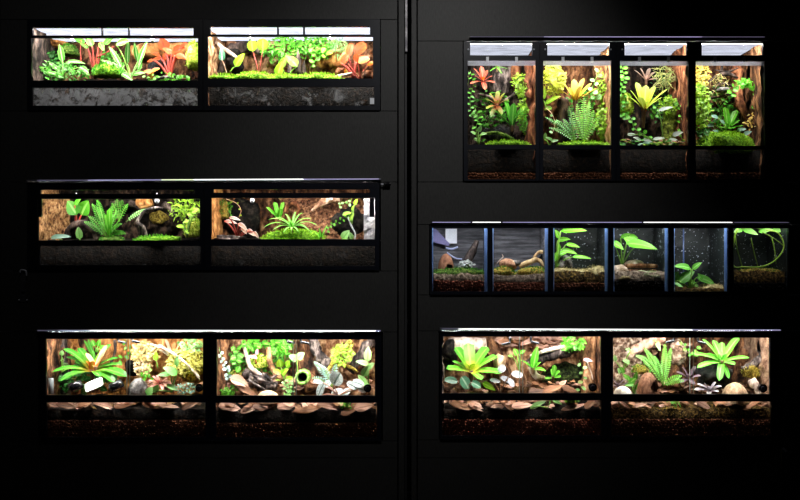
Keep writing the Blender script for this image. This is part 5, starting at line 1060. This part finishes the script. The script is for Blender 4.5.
for k, (x0, x1, y, h, lab, mt) in enumerate([(626, 657, 271.5, 2.6, 'lower dark flat wood board in the wood stack cube', BK_BRN), (626, 657, 266.2, 2.2, 'upper light flat wood board in the wood stack cube', BK_TAN)]):
    m = MB(); tube(m, [P(x0, y, .11), P((x0+x1)/2, y-.4, .11), P(x1, y, .12)], [h*S, h*S*1.05, h*S], 8, .25); tag(m.build('wood_board', mt), lab, 'wood')
chunk('tan_stone', 'tan lumpy stone left of the flat wood boards', (619, 271, .1), (9, 6), bark((.25, .17, .1), (.48, .36, .25), (.7, .58, .45), 40, (1, 1, 1)), .05, .4, cat='stone')
chunk('tan_stone', 'tan crumbly stone on top behind the flat wood boards', (632, 264, .16), (9, 4), bark((.25, .17, .1), (.48, .36, .25), (.7, .58, .45), 40, (1, 1, 1)), .04, .4, cat='stone')
moss('pale_moss', 'pale green moss in front of the flat wood boards', (648, 276, .08), (17, 5), rough_mat('pale_moss', ((.14, .15, .07), (.34, .36, .2), (.55, .56, .38)), 70), .05, 1.8, tm=leafmat((.3, .38, .15), (.5, .55, .3)))
moss('pale_moss', 'tan dry moss in the left front of the wood stack cube', (624, 278, .08), (14, 4), rough_mat('tan_moss', ((.16, .12, .05), (.4, .32, .14), (.62, .54, .3)), 70), .05, 1.8, tm=leafmat((.35, .3, .2), (.6, .52, .4)))
cube(4, 6.5, (289, .0, PEAT, None, None), BKB)
broad('low_pothos', 'pothos with broad leaves lying low in the fifth cube tank', (690, 289, .1), [(682, 267.5, 20, 8, 175), (697, 266, 11, 6, 40), (687, 277, 20, 11, 35), (706, 281, 20, 9, -22), (678, 284, 13, 9, 170), (693, 284, 15, 6, -35), (676, 276, 10, 8, 60), (700, 277, 9, 6, 130)], leafmat((.1, .42, .03), (.2, .55, .08), rib=(.35, .7, .2)), ST_G, 'ovate', sr=.7)
moss('tan_ground', 'tan dry ground cover at the right of the fifth cube tank', (712, 289, .1), (17, 5), rough_mat('tan_moss', ((.16, .12, .05), (.4, .32, .14), (.62, .54, .3)), 70), .055, 1.8, tm=leafmat((.4, .32, .15), (.65, .52, .3)))
m = MB(); tube(m, [P(683.5, 226, .2), P(683.5, 288, .2)], [.7*S, .7*S], 8, n=2); tag(m.build('airline_tube', plain('blue_tube', (.06, .10, .22), .3)), 'thin upright blue tube behind the low pothos', 'tube')
cube(5, 2.2, (272, .0, PEAT, 283, SOIL), BKB)
vine('looping_vine', 'long bare green vine looping round the darkest cube tank', [(738, 229), (734, 240), (733, 265), (745, 267), (760, 267), (773, 262), (782, 252), (783.5, 243), (778, 233), (766, 230)], 1, L_YG, .04, every=300, sr=.85, stem=leafmat((.22, .38, .03), (.3, .45, .05), trans=.1))
for k, pts in enumerate([[(735, 232), (737, 248), (742, 266)], [(751, 238), (754, 252), (758, 267)], [(772, 238), (775, 252), (776, 264)], [(762, 232), (773, 238), (784, 246)]]):
    W = [P(p[0], p[1], .045) for p in pts]; m = MB(); tube(m, W, [.5*S, .5*S], 6, n=5); tag(m.build('vine_shoot', leafmat((.18, .32, .03), (.26, .4, .05), trans=.1)), ['thin stem near the left wall', 'thin stem below the pale leaf', 'thin stem just left of the right bend', 'short stem slanting to the right wall'][k]+' of the looping vine cube', 'stem')
broad('vine_top_leaves', 'leaves bunched under the lid of the looping vine cube, one whitish', (760, 229, .1), [(750, 232, 18, 9, -20), (738, 231, 10, 6, 200), (766, 231, 14, 6, 10), (778, 231, 12, 6, -10)], leafmat((.12, .5, .03), (.4, .7, .2)), ST_G)
moss('brown_ground', 'low brown moss on the floor of the looping vine cube', (760, 275, .12), (28, 7), MOSSB, .055, 1.8)
BOX[0] = None

# ================================================================ fittings on the fronts
def latch(label, x, y, h, brass):
    root = thing('toggle_latch', label, 'latch', V(x, y+h/2, -.004)); mt = plain('dull_brass', (.38, .33, .18), .35, .8) if brass else STEEL
    m = MB(); m.box(V(x-3, y+h/2, -.004), V(x+3, y-h/2, -.0006)); m.build('plate', DARKIN if brass else plain('dark_steel', (.1, .1, .11), .4, .6), root, smooth=False, bevel=.0005)
    if brass:
        m = MB(); tube(m, [V(x-2.6, y+h/2-1, -.008), V(x-2.6, y-h/2+2, -.008)], [.45*S, .45*S], 8, n=2); m.build('pin', mt, root)
        m = MB(); tube(m, [V(x-1.2, y-h/2+1, -.012), V(x+2.4, y-h/2+4.5, -.016)], [1.1*S, 1.3*S], 12, n=3); m.build('lever', STEEL, root)
    else:
        m = MB(); tube(m, [V(x-3, y-h/2+3, -.012), V(x-2, y-h/2, -.014), V(x+3, y-h/2+1, -.014), V(x+3.5, y-h/2+6, -.012)], [.8*S, .8*S], 8, n=4); m.build('bail', STEEL, root)
        m = MB(); m.box(V(x-2.5, y+6, -.012), V(x+2.5, y-6, -.0042)); m.build('lever', plain('dark_steel', (.1, .1, .11), .4, .6), root, smooth=False, bevel=.002)
        for sx in (-4, 4):
            m = MB(); tube(m, [V(x+sx, y+h/2-2, -.01), V(x+sx, y+h/2-2, -.001)], [.8*S, .8*S], 10, n=1); m.build('screw', STEEL, root)
latch('steel toggle latch at the left edge of the left front beside the fern terrarium', 23, 286, 32, False)
latch('brass latch at the lower right corner of the right front', 784, 460, 26, True)
root = thing('bolt_handle', 'short black bolt handle beside the right end of the middle light leak strip', 'handle', V(386, 186, -.02))
m = MB(); tube(m, [V(380.8, 184.3, -.02), V(385, 184.2, -.021)], [.8*S, .8*S], 10, n=2); m.build('rod', STEEL, root)
m = MB(); tube(m, [V(383.5, 184.2, -.021), V(387, 184, -.021), V(390.5, 183.4, -.021)], [1.5*S, 1.6*S, 2*S], 14, n=4); m.build('grip', BLACKP, root)
for x, y, t in ((371.8, 208, td), (40.2, 208, tc)):
    m = MB(); m.box(V(x-2.3, y+9, -.026), V(x+2.3, y-9.5, -.0125)); m.build('glass_clip', FRAME, t, smooth=False)
m = MB(); m.box(V(370, 104, -.0155), V(374.2, 98, -.0125)); o = m.build('sticker', WHITEP, tb, smooth=False); o['label'] = 'white sticker'

# ================================================================ light of the room, camera, world
def spot(name, loc, tgt, ang, energy, col=(1, 1, 1), blend=1.0, rad=.06):
    l = bpy.data.lights.new(name, 'SPOT'); l.spot_size = math.radians(ang); l.spot_blend = blend; l.energy = energy; l.color = col; l.shadow_soft_size = rad
    o = bpy.data.objects.new(name, l); COL.objects.link(o); o.location = loc
    o.rotation_euler = (Vector(tgt)-Vector(loc)).to_track_quat('-Z', 'Y').to_euler(); return o
spot('offscreen_spot', (.35, -1.9, 3.3), (.16, 0, 1.95), 66, 80, (1, .99, .97))
spot('offscreen_spot', (-1.3, -1.7, 3.3), (-1.5, 0, 1.3), 120, 9, (1, .98, .95))  # added fill without a known fixture, lifts the latches and walls
W = bpy.data.worlds.new('dim_room'); SC.world = W; W.use_nodes = True
W.node_tree.nodes['Background'].inputs[0].default_value = (.6, .62, .7, 1); W.node_tree.nodes['Background'].inputs[1].default_value = .002
cam = bpy.data.cameras.new('camera'); co = bpy.data.objects.new('camera', cam); COL.objects.link(co); SC.camera = co
co.location = (0, -D, Z0); co.rotation_euler = (math.pi/2, 0, 0); cam.sensor_width = 36; cam.lens = 36*D/(800*S); cam.clip_end = 50
SC.view_settings.view_transform = 'Standard'; SC.view_settings.look = 'None'; SC.view_settings.exposure = 0; SC.view_settings.gamma = 1; SC.view_settings.use_curve_mapping = False
SC.cycles.max_bounces = 6; SC.cycles.diffuse_bounces = 3; SC.cycles.transparent_max_bounces = 12; SC.cycles.use_denoising = True; SC.cycles.sample_clamp_indirect = 4
SC.cycles.use_light_tree = True
